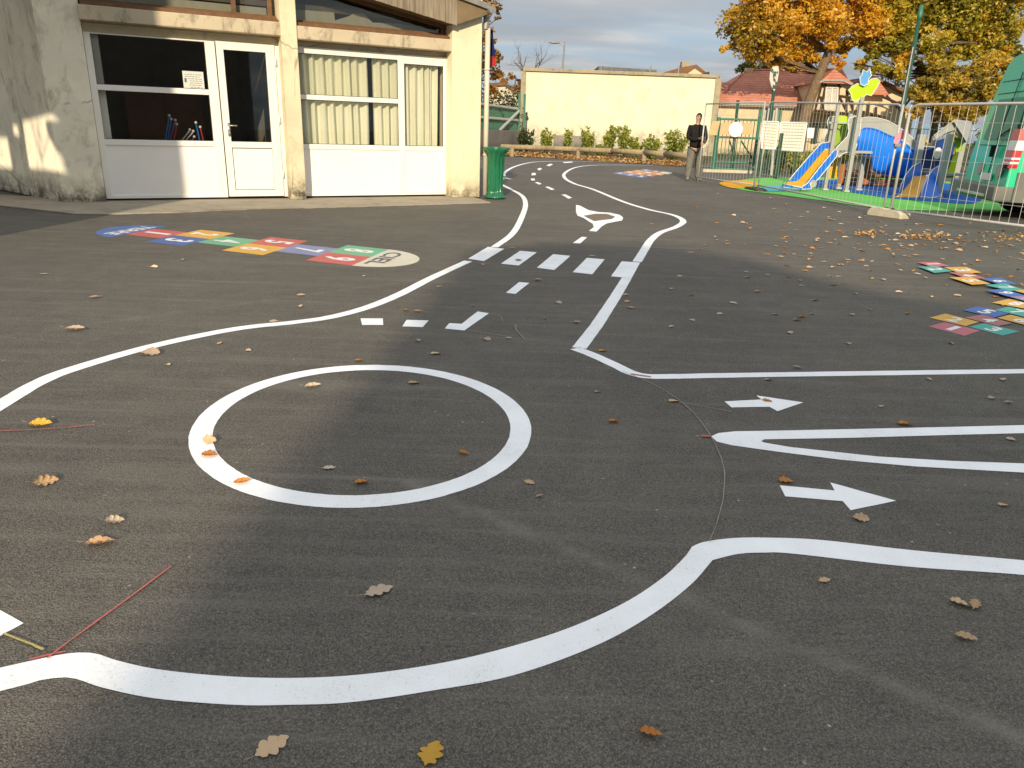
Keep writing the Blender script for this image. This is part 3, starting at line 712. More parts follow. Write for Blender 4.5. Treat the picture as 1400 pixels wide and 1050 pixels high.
# ------------------------------------------------------------------ fallen leaves
def oak_leaf(mb, L=1.0, curl=.3, seed=0, wide=1.0, rot=None, off=Vector(), fold=.5):
    rnd = random.Random(seed); N = 44; lb = rnd.uniform(3.2, 4.1); sh = rnd.uniform(.15, .45)
    prof = []
    for i in range(N+1):
        t = i/N
        env = math.sin(math.pi*min(1, max(0, t))**.85)**.8*.30*wide
        lob = 1
        prof.append((t, max(.012, env*1.08)))
    rows = []
    tw = rnd.uniform(-.6, .6)
    for t, wd in prof:
        row = []
        for s_ in (-1, -.5, 0, .5, 1):
            q_ = (t*lb+(sh if s_ > 0 else 0)) % 1.0; lo_ = .62+.50*math.sin(math.pi*min(1, q_*1.05))**.7 if t > .10 else .5
            if t > .93: lo_ = max(lo_, .9)
            y = s_*wd*(lo_ if abs(s_) > .4 else 1)*(1 if abs(s_) > .6 else .9); x = (t-.5)+.05*abs(s_)
            zz = curl*(abs(s_)**1.5)*wd*fold*2*(1+tw*s_) + curl*.5*(x**2) + tw*curl*x*y*3 + .03*mnoise.noise(Vector((x*6, y*9, seed)))
            p = Vector((x, y, zz))*L
            if rot: p = rot @ p
            row.append(mb.bm.verts.new(p+off))
        rows.append(row)
    for a, c in zip(rows, rows[1:]):
        for i in range(4): mb.bm.faces.new((a[i], a[i+1], c[i+1], c[i]))
    # stalk
    q = [Vector((-.5, 0, curl*.25)), Vector((-.62, .02, curl*.2)), Vector((-.72, .05, curl*.3))]
    if rot: q = [rot @ v for v in q]
    mb.tube([v*L+off if not rot else v*L+off for v in q], .008*L, 4)
leafmesh = []
for i in range(10):
    mb = MB(); oak_leaf(mb, 1, [.12, .35, .6, .2, .9, .5, .3, .8, .15, .45][i], i*13+1, [1, .8, .9, 1.15, .7, 1, .85, .75, 1.1, .95][i])
    zmin = min(v.co.z for v in mb.bm.verts); 
    for v in mb.bm.verts: v.co.z -= zmin
    me = bpy.data.meshes.new('leaf'); mb.bm.to_mesh(me); mb.bm.free()
    for f in me.polygons: f.use_smooth = True
    leafmesh.append(me)
lm = {}
def leaf_me(i, mat):
    if (i, mat) not in lm:
        me = leafmesh[i].copy(); me.materials.clear(); me.materials.append(M[mat]); lm[(i, mat)] = me
    return lm[(i, mat)]
def put_leaf(px, py, Lpx, ang, var, mat, label, group, tilt=(0, 0), z=.006):
    p = G(px, py); d = (p-CAM).length; L = Lpx*d/FPX
    o = bpy.data.objects.new('fallen_leaf', leaf_me(var, mat)); col.objects.link(o)
    L *= .86; o.scale = (L, L, L); Rm = Matrix.Rotation(tilt[1], 3, 'Y') @ Matrix.Rotation(tilt[0], 3, 'X')
    o.location = (p.x, p.y, .003 - L*min((Rm @ v_.co).z for v_ in o.data.vertices))
    o.rotation_euler = (tilt[0], tilt[1], ang)
    return tag(o, label, 'leaf', group)
F0, FG, FY, FO = 'fallen', 'fallen_grey', 'fallen_yellow', 'fallen_orange'
big = [ # px, py, length px, angle, variant, material, label, tilt
 (370, 1023, 50, .8, 0, F0, 'big pale brown lobed oak leaf at the bottom edge left of centre', (0, 0)),
 (589, 1033, 46, 1.3, 3, FY, 'bright yellow oak leaf at the bottom edge', (0, 0)),
 (887, 1005, 34, -.3, 4, FO, 'orange brown curled leaf at the bottom right of the broad curve', (0, 0)),
 (516, 811, 46, .55, 1, FG, 'pale ragged oak leaf lying inside the broad bottom curve', (0, 0)),
 (136, 744, 38, .25, 5, F0, 'pale tan leaf left of the red chalk line', (0, 0)),
 (155, 715, 26, .7, 7, FG, 'small grey leaf standing just above the pale tan leaf', (.5, .3)),
 (60, 662, 32, .9, 4, F0, 'tan leaf standing on edge with a long shadow at the left', (.9, .2)),
 (55, 582, 30, .1, 7, FY, 'yellow leaf touching the faint red chalk line at the left', (.3, 0)),
 (286, 606, 20, .2, 3, F0, 'pale leaf standing on the left side of the white ring', (1.0, .2)),
 (286, 623, 26, -.2, 5, FO, 'orange leaf lying on the left side of the white ring', (.2, 0)),
 (330, 661, 26, .4, 7, FO, 'orange leaf on the lower left of the white ring', (0, 0)),
 (204, 485, 28, .1, 2, FG, 'grey brown curled leaf under the long left curve', (0, 0)),
 (102, 452, 26, .1, 7, FG, 'dull curled leaf above the long left curve', (0, 0)),
 (427, 530, 26, .4, 7, FG, 'dull curled leaf inside the top of the white ring', (0, 0)),
 (449, 641, 20, .2, 1, FG, 'small faded leaf in the shade inside the ring', (0, 0)),
 (493, 661, 24, .2, 5, FO, 'orange leaf at the bottom inside the white ring', (0, 0)),
 (565, 524, 20, 0, 3, F0, 'tan leaf at the top inside the white ring', (0, 0)),
 (633, 621, 20, -.5, 4, FO, 'reddish leaf at the right inside the white ring', (0, 0)),
 (490, 494, 14, 0, 5, FO, 'small orange leaf just above the white ring', (0, 0)),
 (595, 484, 18, .1, 3, F0, 'tan leaf above the ring below the L shaped mark', (0, 0)),
 (723, 660, 20, -.6, 0, F0, 'lobed brown leaf right of the white ring', (0, 0)),
 (737, 680, 14, .6, 4, FG, 'small grey leaf below the lobed brown leaf', (0, 0)),
 (838, 577, 18, 0, 5, FO, 'small orange leaf between the ring and the splitter island', (0, 0)),
 (920, 549, 18, 0, 3, F0, 'pale leaf on the thin arc above the splitter island', (0, 0)),
 (816, 536, 10, .3, 3, FG, 'tiny pale leaf below the sharp bend', (0, 0)),
 (1048, 548, 16, -.5, 3, FO, 'brown leaf lying on the small arrow', (0, 0)),
 (1073, 659, 24, -.2, 5, FO, 'orange leaf at the tail of the larger arrow', (.2, 0)),
 (1175, 711, 24, -.2, 2, F0, 'pale leaf just below the head of the larger arrow', (0, 0)),
 (1236, 581, 22, -.1, 5, FO, 'orange leaf on the upper arm of the splitter island', (0, 0)),
 (1126, 795, 20, .3, 1, F0, 'brown leaf below the lower right white line', (0, 0)),
 (1310, 826, 26, -.7, 5, F0, 'left one of two touching brown leaves at the lower right', (0, 0)),
 (1332, 830, 26, .9, 7, F0, 'right one of two touching brown leaves at the lower right', (0, 0)),
 (1318, 874, 28, -.4, 7, F0, 'brown curled leaf below the two touching leaves', (0, 0)),
 (1370, 691, 14, 0, 3, F0, 'small pale leaf at the right edge below the splitter island', (0, 0)),
 (823, 480, 14, 0, 3, FY, 'yellowish leaf just right of the sharp bend', (0, 0)),
 (102+470, 467, 14, -1.2, 4, FG, 'faded leaf between the ring and the second give way dash', (0, 0)),
 (665, 465, 14, -.3, 2, FG, 'faded leaf below the L shaped mark', (0, 0)),
 (695, 463, 12, .2, 1, FG, 'faded small leaf right below the L shaped mark', (0, 0)),
 (571, 427, 14, 0, 4, FG, 'faded leaf above the second give way dash', (0, 0)),
 (555, 425, 12, -.2, 5, FO, 'brown leaf above and between the give way dashes', (0, 0)),
 (763, 415, 12, 0, 2, FG, 'faded leaf between the dash and the straight line', (0, 0)),
 (788, 442, 14, 0, 7, FG, 'faded long leaf left of the straight line', (0, 0)),
 (745, 436, 9, .8, 4, FG, 'small faded leaf halfway between the L mark and the straight line', (0, 0)),
 (735, 384, 14, .1, 7, FG, 'pale long leaf just under the crosswalk', (0, 0)),
 (646, 419, 8, .5, 4, FG, 'tiny faded leaf above the L shaped mark', (0, 0)),
 (600, 393, 8, .5, 4, FG, 'tiny faded leaf beside the left curve', (0, 0)),
]
near_g = 'scattered leaves on the near asphalt'
for px, py, L, an, var, mt, lb, tl in big: put_leaf(px, py, L*1.0, an, var, mt, lb, near_g, tl)
rnd = random.Random(3)
small = [(856,404),(858,413),(862,421),(918,395),(945,404),(946,438),(918,447),(1036,400),(1080,456),(1003,415),(1140,390),(1204,556),(1090,504),(1382,602),(1355,545),(1378,552),(1370,520),(375,440),(412,405),(250,356),(210,366),(498,378),(660,362),(709,357),(809,350),(930,378),(1020,372),(1060,430),(985,430),(700,340),(1160,470),(1270,520),(1300,470),(1110,430),(410,420),(130,408),(60,375),(340,480),(230,500),(300,470),(1050,520)]
for px, py in small:
    put_leaf(px, py, rnd.uniform(9, 14), rnd.uniform(0, 6), rnd.randrange(10), rnd.choice([F0, FG, FG]), 'small dry oak leaf scattered on the open asphalt', 'small leaves scattered across the asphalt')
cnt = 0; R2 = random.Random(11)
def dens(px, py):
    d = max(0, min(1, (px-930)/300))*math.exp(-((py-318)/38)**2)
    d += .30*max(0, min(1, (px-1000)/200))*math.exp(-((py-380)/45)**2)
    d += .12*math.exp(-((px-1000)/90)**2-((py-285)/30)**2)
    return d
while cnt < 205:
    px, py = R2.uniform(880, 1410), R2.uniform(262, 440)
    top = 262+max(0, (px-1040))*.14 if px < 1200 else 300+(px-1200)*.1
    if py < top or R2.random() > dens(px, py): continue
    put_leaf(px, py, R2.uniform(7, 11)*(.7+.3*(py-260)/100), R2.uniform(0, 6.2), R2.randrange(10), R2.choice([F0, F0, F0, FG, FO]), 'dry curled oak leaf scattered in front of the fence', 'leaves scattered in front of the fence', z=.004)
    cnt += 1
def tinted(mb, name, mat, fn, parent=None, smooth=False):
    o = mb.build(name, mat, parent, smooth)
    at_ = o.data.attributes.new('tint', 'FLOAT', 'FACE'); at_.data.foreach_set('value', [fn(i) for i in range(len(o.data.polygons))]); return o
def litter(name, label, n, sampler, size=(.05, .10), seed=5):
    rr = random.Random(seed); mb = MB(); c = 0
    while c < n:
        p = sampler(rr)
        if p is None: continue
        s_ = rr.uniform(*size); a = rr.uniform(0, 6.28); tx, ty = rr.uniform(-.5, .5), rr.uniform(-.5, .5)
        e1 = Vector((math.cos(a), math.sin(a), tx))*s_; e2 = Vector((-math.sin(a), math.cos(a), ty))*s_*.6
        z0 = Vector((0, 0, .01+abs(tx)*s_*.6+abs(ty)*s_*.5))
        mb.face([p+z0-e1*.5, p+z0-e1*.2-e2*.5, p+z0+e1*.25-e2*.4+Vector((0, 0, s_*.2)), p+z0+e1*.5, p+z0+e1*.2+e2*.5, p+z0-e1*.25+e2*.4]); c += 1
    return tag(tinted(mb, name, 'litter', lambda i: rr.random()), label, 'leaf litter', kind='stuff')
def smp(rr):
    k = rr.random()
    if k < .22: px, py = rr.gauss(1187, 9), rr.gauss(320, 2.5)
    elif k < .55: px, py = rr.gauss(1262, 20), rr.gauss(325, 2.2)
    elif k < .68: px, py = rr.gauss(1372, 16), rr.gauss(328, 5)
    else:
        px, py = rr.uniform(960, 1430), rr.uniform(266, 400)
        if rr.random() > dens(px, py)*1.2: return None
    if py < 262+max(0, px-1040)*.14: return None
    return G(px, py)
litter('leaf_litter', 'drifts of small orange leaves on the asphalt below the metal fence', 300, smp, (.03, .06))
def smp2(rr):
    px = rr.uniform(690, 945); y0 = 214+(px-700)/245*15
    p = G(px, y0-rr.random()**1.3*6); return p+Vector((0, 0, .01))
litter('leaf_litter', 'brown leaf litter piled along the foot of the timber rail', 2600, smp2, (.07, .15), 6)
# ------------------------------------------------------------------ school building
FA, FB = G(146.4, 276.2), G(617.6, 269.3)
FC = Frame(FA, FB)
def fx(x, y, Y=0): return FC.px(x, y, Y)[0]
def fz(x, y, Y=0): return FC.px(x, y, Y)[1]
PY = -.28
sch = thing('school_building', 'low cream school building with white glazed fronts between plastered pillars on the left', 'school building', tuple(FA))
Xl = FC.px(91, 279, -.12)[0]
x_pl1 = fx(113.3, 42.8, -.12)
# slab
sl_px = [(-160, 262), (-60, 272), (0, 280.5), (60, 287), (100, 291.5), (145, 292), (240, 289.5), (340, 285), (500, 281.5), (671, 276.5)]
sp = [G(x, y, .02) for x, y in sl_px]
b = MB(); back = [FC.w(FC.L+.45, .6, 0), FC.w(-.6, .6, 0), FC.w(-4.5, 3.2, 0)]
pts = [Vector((p.x, p.y, -.02)) for p in sp+back]
b.prism(pts, (0, 0, .04)); struct(b.build('concrete_apron', 'slab', bevel=.006))
# pillars
X2l, X2r = fx(399, 276, PY), fx(419.6, 277.6, PY)
XRl, XRr = fx(617.6, 276, PY), fx(655.5, 274.5, PY)
TOP = 3.75
xw = FC.px(146.4, 276.2, -.12)[0]
b = MB(FC); b.box(-.56, -.004, -.12, .30, .02, 4.6, bev=.012); b.build('pilaster', 'plaster_old', sch)
b = MB(FC); b.box(X2l, X2r, PY, .12, .02, 5.0, bev=.012); b.build('pilaster', 'plaster', sch)
b = MB(FC); b.box(XRl, XRr, PY, .35, .02, 3.62, bev=.012); b.build('pilaster', 'plaster_clean', sch)
# stained side wall turning away to the left
WL0 = FC.w(-.56, -.10, 0); WLd = (G(0, 261)-G(91, 279)); WLd.z = 0; WLd.normalize()
FL = Frame(WL0+WLd*6, WL0)
b = MB(FL); b.box(0, FL.L, 0, .3, .02, 4.4); b.build('side_wall', 'plaster_old', sch)
b = MB(FL); b.box(FL.L-1.02, FL.L-.98, -.012, .01, .02, 4.3); b.build('wall_joint', 'plaster_old', sch)
# beams
def beam(xa, xb, mt, mb_, name='lintel'):
    z1 = fz(*mt, -.25); z0 = fz(*mb_, -.25)
    b = MB(FC); b.box(xa, xb, -.25, .10, z0, z1, bev=.015); b.build(name, 'concrete', sch); 
    b = MB(FC); b.box(xa+.02, xb-.02, -.24, .09, z0-.012, z0-.002); b.build('beam_underside', 'soffit_con', sch); return z0, z1  # thin dark strip, the shade under the beam painted into its colour
b1 = beam(-.02, X2l+.02, (250, 18), (250, 37.7)); b2 = beam(X2r-.02, XRl+.02, (512, 44.3), (512, 61.5))
for (xa, xb, z1) in ((-.004, X2l, b1[1]), (X2r, XRl, b2[1])):
    b = MB(FC); b.box(xa+.02, xb-.02, -.20, .10, z1+.002, z1+.055); b.build('timber_sill', 'brown_frame', sch)
# reveal strips above the window heads
zt1 = fz(200, 49.5); zt2 = fz(520, 72)
for (xa, xb, za, zb) in ((0, X2l, zt1, b1[0]), (X2r, XRl, zt2, b2[0])):
    if zb > za+.01:
        b = MB(FC); b.box(xa, xb, .02, .10, za-.01, zb+.02); b.build('head_wall', 'plaster', sch)
# clerestory
fl0 = FC.px(512, 0, -.45); fl1 = FC.px(625, 35, -.45); sl = (fl0[1]-fl1[1])/(fl0[0]-fl1[0])
def fas(x): return fl1[1]+(x-fl1[0])*sl
RX = 1.2                                                       # ridge
def prof(x): return fas(x) if x > RX else fas(RX)+(x-RX)*(-sl)
for (xa, xb, z0) in ((.02, X2l, b1[1]+.056), (X2r, XRl, b2[1]+.056)):
    b = MB(FC); b.face([(xa, .03, z0), (xb, .03, z0), (xb, .03, prof(xb)+.05), (xa, .03, prof(xa)+.05)]); b.build('clerestory_pane', 'glass_up', sch)
    b = MB(FC)
    for x in ([xb-.09, xb-.62, xa+.04] if xa < 1 else [xb-.07, xa+.03]):
        b.box(x-.03, x+.03, -.02, .06, z0, prof(x)+.06)
    b.box(xa, xb, -.018, .058, z0, z0+.05); b.build('clerestory_frame', 'brown_frame', sch)
    b = MB(FC); b.prism([(xa, -.03, prof(xa)-.03), (xb, -.03, prof(xb)-.03), (xb, -.03, prof(xb)+.16), (xa, -.03, prof(xa)+.16)], (0, .12, 0)); b.build('rake_trim', 'brown_frame', sch)
# fascia boards, one mesh with individual boards
b = MB(FC); x = fl1[0]; rr = random.Random(2)
while x > -4.2:
    w_ = .105; xa = x-w_+.004
    if x > RX > xa: pass
    h = .62; j = rr.uniform(-.004, .004)
    b.prism([(xa, -.45+j, prof(xa)+rr.uniform(-.006, .006)), (x, -.45+j, prof(x)), (x, -.45+j, prof(x)+h), (xa, -.45+j, prof(xa)+h)], (0, .022, 0)); x -= w_
b.build('fascia_boards', 'fascia', sch)
b = MB(FC)
b.prism([(fl1[0]-.01, -.43, prof(fl1[0])+.03), (RX, -.43, prof(RX)+.03), (-4.2, -.43, prof(-4.2)+.03), (-4.2, -.43, prof(-4.2)+.11), (RX, -.43, prof(RX)+.11), (fl1[0]-.01, -.43, prof(fl1[0])+.11)], (0, .5, 0))
b.build('soffit', 'soffit', sch)
# roof over everything incl. right pilaster
e0 = FC.px(631.5, 0, -.45); e1 = FC.px(661, 11, -.45); se = (e0[1]-e1[1])/(e0[0]-e1[0])
xe = FC.px(670, 5, -.5)[0]
def rp(x): return e1[1]+(x-e1[0])*se if x > RX else e1[1]+(RX-e1[0])*se-(x-RX)*(-se)
P = [(xe, -.5, rp(xe)), (RX, -.5, rp(RX)), (-4.4, -.5, rp(-4.4))]
b = MB(FC); b.prism(P+[(x_, y_, z_+.09) for x_, y_, z_ in P[::-1]], (0, 9, 0)); b.build('roof', 'zinc', sch)
b = MB(FC); b.prism([(fl1[0], -.44, prof(fl1[0])+.02), (xe-.02, -.44, rp(xe)-.07), (xe-.02, -.44, rp(xe)+.0), (fl1[0]-.3, -.44, rp(fl1[0]-.3))], (0, .03, 0)); b.build('verge_board', 'soffit', sch)
b = MB(FC); b.tube([(xe+.03, -.55, rp(xe)+.0), (xe+.03, 8.4, rp(xe)+.0)], .065, 10); b.build('gutter', 'zinc', sch)
px_, pz = FC.px(665.5, 14, -.22); pb = FC.px(661.5, 273, -.22)
b = MB(FC); b.tube([(px_+.02, -.22, rp(xe)), (px_, -.22, pz-.02), (px_-.01, -.22, pz-.30)], .055, 10); b.build('pipe_elbow', 'zinc', sch)
b = MB(FC); b.tube([(pb[0]+.02, -.22, pz-.28), (pb[0]+.02, -.22, .05)], .045, 12, True)
for zz in (.75, 2.2): b.tube([(pb[0]+.02, -.22, zz), (pb[0]+.02, -.22, zz+.03)], .055, 12)
b.build('downpipe', 'pipe', sch, True)
# end wall, back wall, interior
b = MB(FC); b.box(XRr-.12, XRr, .35, 8.4, .02, 3.5); b.build('end_wall', 'plaster_clean', sch)
b = MB(FC)
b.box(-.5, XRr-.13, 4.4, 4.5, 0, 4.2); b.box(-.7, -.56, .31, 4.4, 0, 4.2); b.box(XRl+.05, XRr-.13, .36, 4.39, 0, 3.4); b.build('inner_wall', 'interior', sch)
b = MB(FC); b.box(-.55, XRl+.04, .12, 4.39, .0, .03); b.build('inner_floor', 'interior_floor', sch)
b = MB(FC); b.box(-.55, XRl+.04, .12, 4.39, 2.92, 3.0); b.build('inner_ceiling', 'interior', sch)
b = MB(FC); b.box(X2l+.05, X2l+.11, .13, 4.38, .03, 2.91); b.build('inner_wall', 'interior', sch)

# glazed screens and door ---------------------------------------------------
def unit(name, label, cat):
    return thing(name, label, cat, tuple(FC.w(0, 0, 0)))
Z0 = .05
def frame_rect(b, x0, x1, z0, z1, wl, wr, wb, wt, y0=-.03, y1=.03):
    b.box(x0, x0+wl, y0, y1, z0, z1); b.box(x1-wr, x1, y0, y1, z0, z1)
    b.box(x0+wl, x1-wr, y0+.002, y1-.002, z0, z0+wb); b.box(x0+wl, x1-wr, y0+.002, y1-.002, z1-wt, z1)
# window 1
gx0, gx1 = fx(121, 43), fx(286, 130); zs = fz(210, 191.5); zm0 = fz(210, 126.5); zm1 = fz(210, 119); zgt = fz(200, 51.5)
wx0, wx1 = .0, fx(302, 160)
pn = 'window_frame'
f1 = MB(FC); frame_rect(f1, wx0, wx1, Z0, zt1, gx0-wx0+.01 if gx0 > .01 else .04, wx1-gx1, .05, zt1-zgt)
f1.box(gx0, gx1, -.032, .028, zs-.08, zs); f1.box(gx0, gx1, -.034, .028, zm0, zm1)
w1 = f1.build(pn, 'pvc', sch, bevel=.004); w1 = w1; tag(w1, 'window frame left of the door with dark panes')
b = MB(FC); b.face([(gx0, .0, zs), (gx1, .0, zs), (gx1, .0, zm0), (gx0, .0, zm0)]); b.build('pane', 'glass', w1)
b = MB(FC); b.face([(gx0, .0, zm1), (gx1, .0, zm1), (gx1, .0, zgt), (gx0, .0, zgt)]); b.build('pane', 'glass', w1)
b = MB(FC); b.box(gx0-.01, gx1+.01, -.012, .012, Z0+.045, zs-.075); b.build('infill_panel', 'panel', w1)
b = MB(FC); b.box(gx0+.0, gx0+.11, .10, .13, .6, zgt); b.build('reveal_strip', 'panel', w1)
# door
dx0, dx1 = fx(302, 160)+.004, fx(381, 160); dgl, dgr = fx(310, 130), fx(367, 130); dzb = fz(340, 194); dzt = fz(333, 69.5); dtop = fz(335, 59)
fr = MB(FC); fr.box(dx0, dx1, -.035, .03, dtop, zt1+.002); fr.box(dx1-.0, X2l+.0, -.03, .03, Z0, zt1)
fr.build('door_frame', 'pvc', sch, bevel=.003)
d = MB(FC); frame_rect(d, dx0+.012, dx1-.006, Z0+.012, dtop-.006, dgl-dx0-.01, dx1-dgr, .10, dtop-dzt, -.052, .01)
d.box(dgl, dgr, -.05, .008, dzb-.09, dzb)
door = d.build('door', 'pvc', sch, bevel=.004)
b = MB(FC); b.face([(dgl, -.02, dzb), (dgr, -.02, dzb), (dgr, -.02, dzt), (dgl, -.02, dzt)]); b.build('pane', 'glass', door)
b = MB(FC); b.box(dgl+.0, dgr-.0, -.036, -.01, Z0+.10, dzb-.088); b.build('infill_panel', 'panel', door)
hx = fx(312, 172); hz = fz(312, 171.5)
b = MB(FC); b.box(hx-.018, hx+.018, -.064, -.052, hz-.16, hz+.04); b.tube([(hx, -.06, hz), (hx, -.115, hz), (hx+.12, -.115, hz)], .010, 8); b.ball((hx, -.07, hz-.11), .014); b.build('handle', 'metal', door, True)
for zz in (.35, 1.2, dtop-.3):
    b = MB(FC); b.tube([(dx1-.002, -.065, zz), (dx1-.002, -.065, zz+.11)], .012, 8); b.build('hinge', 'pvc', door, True)
# screen 2
sx0, sx1 = X2r, XRl; mx0, mx1 = fx(544, 140), fx(552.3, 140); rx1 = fx(605.5, 140); zs2 = fz(480, 198); zgt2 = fz(480, 77.5); zgt3 = fz(580, 86.5)
zr0, zr1 = fz(480, 138.8), fz(480, 132.3)
f2 = MB(FC); f2.box(sx0, sx0+.05, -.03, .03, Z0, zt2); f2.box(mx0, mx1, -.034, .03, Z0, zt2); f2.box(rx1, sx1, -.03, .03, Z0, zt2)
f2.box(sx0+.05, mx0, -.028, .028, zgt2, zt2); f2.box(mx1, rx1, -.028, .028, zgt3-.03, zt2)
f2.box(sx0+.05, mx0, -.028, .028, zs2-.08, zs2); f2.box(mx1, rx1, -.028, .028, zs2-.08, zs2); f2.box(sx0+.05, mx0, -.032, .028, zr0, zr1)
f2.box(sx0+.05, mx0, -.028, .028, Z0, Z0+.05); f2.box(mx1, rx1, -.028, .028, Z0, Z0+.05)
w2 = f2.build(pn, 'pvc', sch, bevel=.004); tag(w2, 'window frame right of the pillar with curtains behind')
for x0, x1, z0, z1 in ((sx0+.05, mx0, zs2, zr0), (sx0+.05, mx0, zr1, zgt2), (mx1, rx1, zs2, zgt3-.03)):
    b = MB(FC); b.face([(x0, 0, z0), (x1, 0, z0), (x1, 0, z1), (x0, 0, z1)]); b.build('pane', 'glass', w2)
for x0, x1 in ((sx0+.05, mx0), (mx1, rx1)):
    b = MB(FC); b.box(x0, x1, -.012, .012, Z0+.05, zs2-.08); b.build('infill_panel', 'panel', w2)
# dim furniture seen through the dark panes
cb = thing('cupboard', 'dim wooden cupboard at the back of the room behind the dark window', 'cupboard', tuple(FC.w(1.2, 3.9, .03)))
b = MB(FC); b.box(.55, 1.9, 3.6, 4.35, .03, 1.75, bev=.01); b.build('carcass', 'play_brown', cb)
b = MB(FC); b.box(1.215, 1.225, 3.585, 3.6, .1, 1.7); b.build('door_gap', 'dark_gap', cb)
tb2 = thing('table', 'small low table inside the room behind the glazed door', 'table', tuple(FC.w(2.6, 2.2, .03)))
b = MB(FC); b.box(2.15, 3.1, 1.8, 2.6, .72, .76, bev=.006); b.build('tabletop', 'interior_floor', tb2)
for x_, y_ in ((2.2, 1.85), (3.05, 1.85), (2.2, 2.55), (3.05, 2.55)):
    b = MB(FC); b.box(x_-.02, x_+.02, y_-.02, y_+.02, .03, .72); b.build('leg', 'zinc', tb2)
b = MB(FC); b.box(2.3, 2.9, 4.37, 4.39, 1.3, 1.9); tag(b.build('wall_picture', 'grey_wall'), 'dim pinned sheet on the back wall seen through the door glass', 'picture')
# dark rubber seals round the panes
def seal(x0, x1, z0, z1, par, y=-.006):
    b = MB(FC)
    for a_ in ((x0, x0+.009, z0, z1), (x1-.009, x1, z0, z1), (x0+.009, x1-.009, z0, z0+.009), (x0+.009, x1-.009, z1-.009, z1)): b.box(a_[0], a_[1], y-.004, y+.004, a_[2], a_[3])
    b.build('seal', 'dark_gap', par)
seal(gx0, gx1, zs, zm0, w1); seal(gx0, gx1, zm1, zgt, w1); seal(dgl, dgr, dzb, dzt, door, -.024)
seal(sx0+.05, mx0, zs2, zr0, w2); seal(sx0+.05, mx0, zr1, zgt2, w2); seal(mx1, rx1, zs2, zgt3-.03, w2)
seal(dgl, dgr, Z0+.112, dzb-.09, door, -.040)
# curtains
def curtain(x0, x1, pleats, label, y=.11, seed=1):
    rr = random.Random(seed); b = MB(FC); n = pleats*10; rows = []
    ph = [rr.uniform(-.25, .25) for _ in range(pleats+2)]
    for zi in range(9):
        z = zs2-.35+(zt2+.02-zs2+.35)*zi/8; row = []
        for i in range(n+1):
            t = i/n; k = t*pleats; a = math.sin((k+ph[int(k)]*.6)*2*math.pi)
            yy = y+.045*math.copysign(abs(a)**.7, a)+.008*math.sin(k*9+zi*.5)
            xx = x0+(x1-x0)*t+.012*math.sin(k*2.3+zi*.35)*(1-zi/9)
            row.append(b.bm.verts.new((xx, yy, z)))
        rows.append(row)
    for a, c in zip(rows, rows[1:]):
        for i in range(n): b.bm.faces.new((a[i], a[i+1], c[i+1], c[i]))
    return tag(b.build('curtain', 'curtain', None, True), label, 'curtain', 'cream curtains behind the glass')
gapx0, gapx1 = fx(506.5, 130), fx(511.5, 130)
curtain(sx0+.02, gapx0, 8, 'wide cream curtain behind the large two part window', seed=4)
curtain(gapx1, mx0+.03, 3, 'narrow cream curtain between the dark gap and the window post', seed=7)
curtain(mx1-.01, rx1-.06, 5, 'cream curtain behind the narrow right hand window', seed=9)
# poster
pq = [fx(249, 98), fx(277.5, 98)]; z0, z1 = fz(263, 120.5), fz(263, 97.5)
b = MB(FC); b.box(pq[0], pq[1], -.008, -.004, z0, z1); po = tag(b.build('notice_sheet', 'paper'), 'white paper notice taped inside the corner of the dark window', 'notice')
b = MB(FC)
rr = random.Random(4)
for i in range(7):
    zz = z1-.05-i*.03; xa = pq[0]+.07+rr.uniform(0, .03)
    if i < 2: xa = pq[0]+.03
    x = xa
    while x < pq[1]-.05:
        l = rr.uniform(.02, .05); b.box(x, min(x+l, pq[1]-.03), -.0095, -.0085, zz, zz+.007); x += l+.012
b.box(pq[0]+.02, pq[0]+.05, -.0095, -.0085, z1-.16, z1-.10)
b.build('printing', 'ink', po)
# toy poles standing in the window
rr = random.Random(8)
stk = [((838, 575), (818, 690), 'stick_blue'), ((848, 592), (830, 690), 'stick_blue'), ((868, 598), (842, 690), 'stick_purple'), ((875, 618), (862, 690), 'stick_red'), ((940, 645), (905, 690), 'stick_white'), ((957, 652), (925, 690), 'stick_white'), ((962, 680), (950, 692), 'stick_purple'), ((970, 610), (988, 692), 'stick_blue'), ((992, 632), (1006, 692), 'stick_red')]
nmz = ['first blue', 'second blue', 'purple', 'red', 'first white', 'second white', 'short purple', 'separate blue', 'separate red']
for (t, bt, c), n_ in zip(stk, nmz):
    y = .30; a = FC.px(t[0]/3.62, t[1]/3.62, y); e = FC.px(bt[0]/3.62, bt[1]/3.62, y)
    k = (a[0]-e[0])/(a[1]-e[1]); b = MB(FC); b.tube([(e[0]-k*(e[1]-.4), y, .4), (a[0], y, a[1])], .011, 6)
    st = tag(b.build('toy_pole', c), n_+' pole from the left standing behind the lower dark window pane', 'toy pole', 'coloured poles inside the window')
    b = MB(FC); b.ball((a[0], y, a[1]+.01), .022, u=8, v=6); b.build('end_cap', 'stick_white', st)

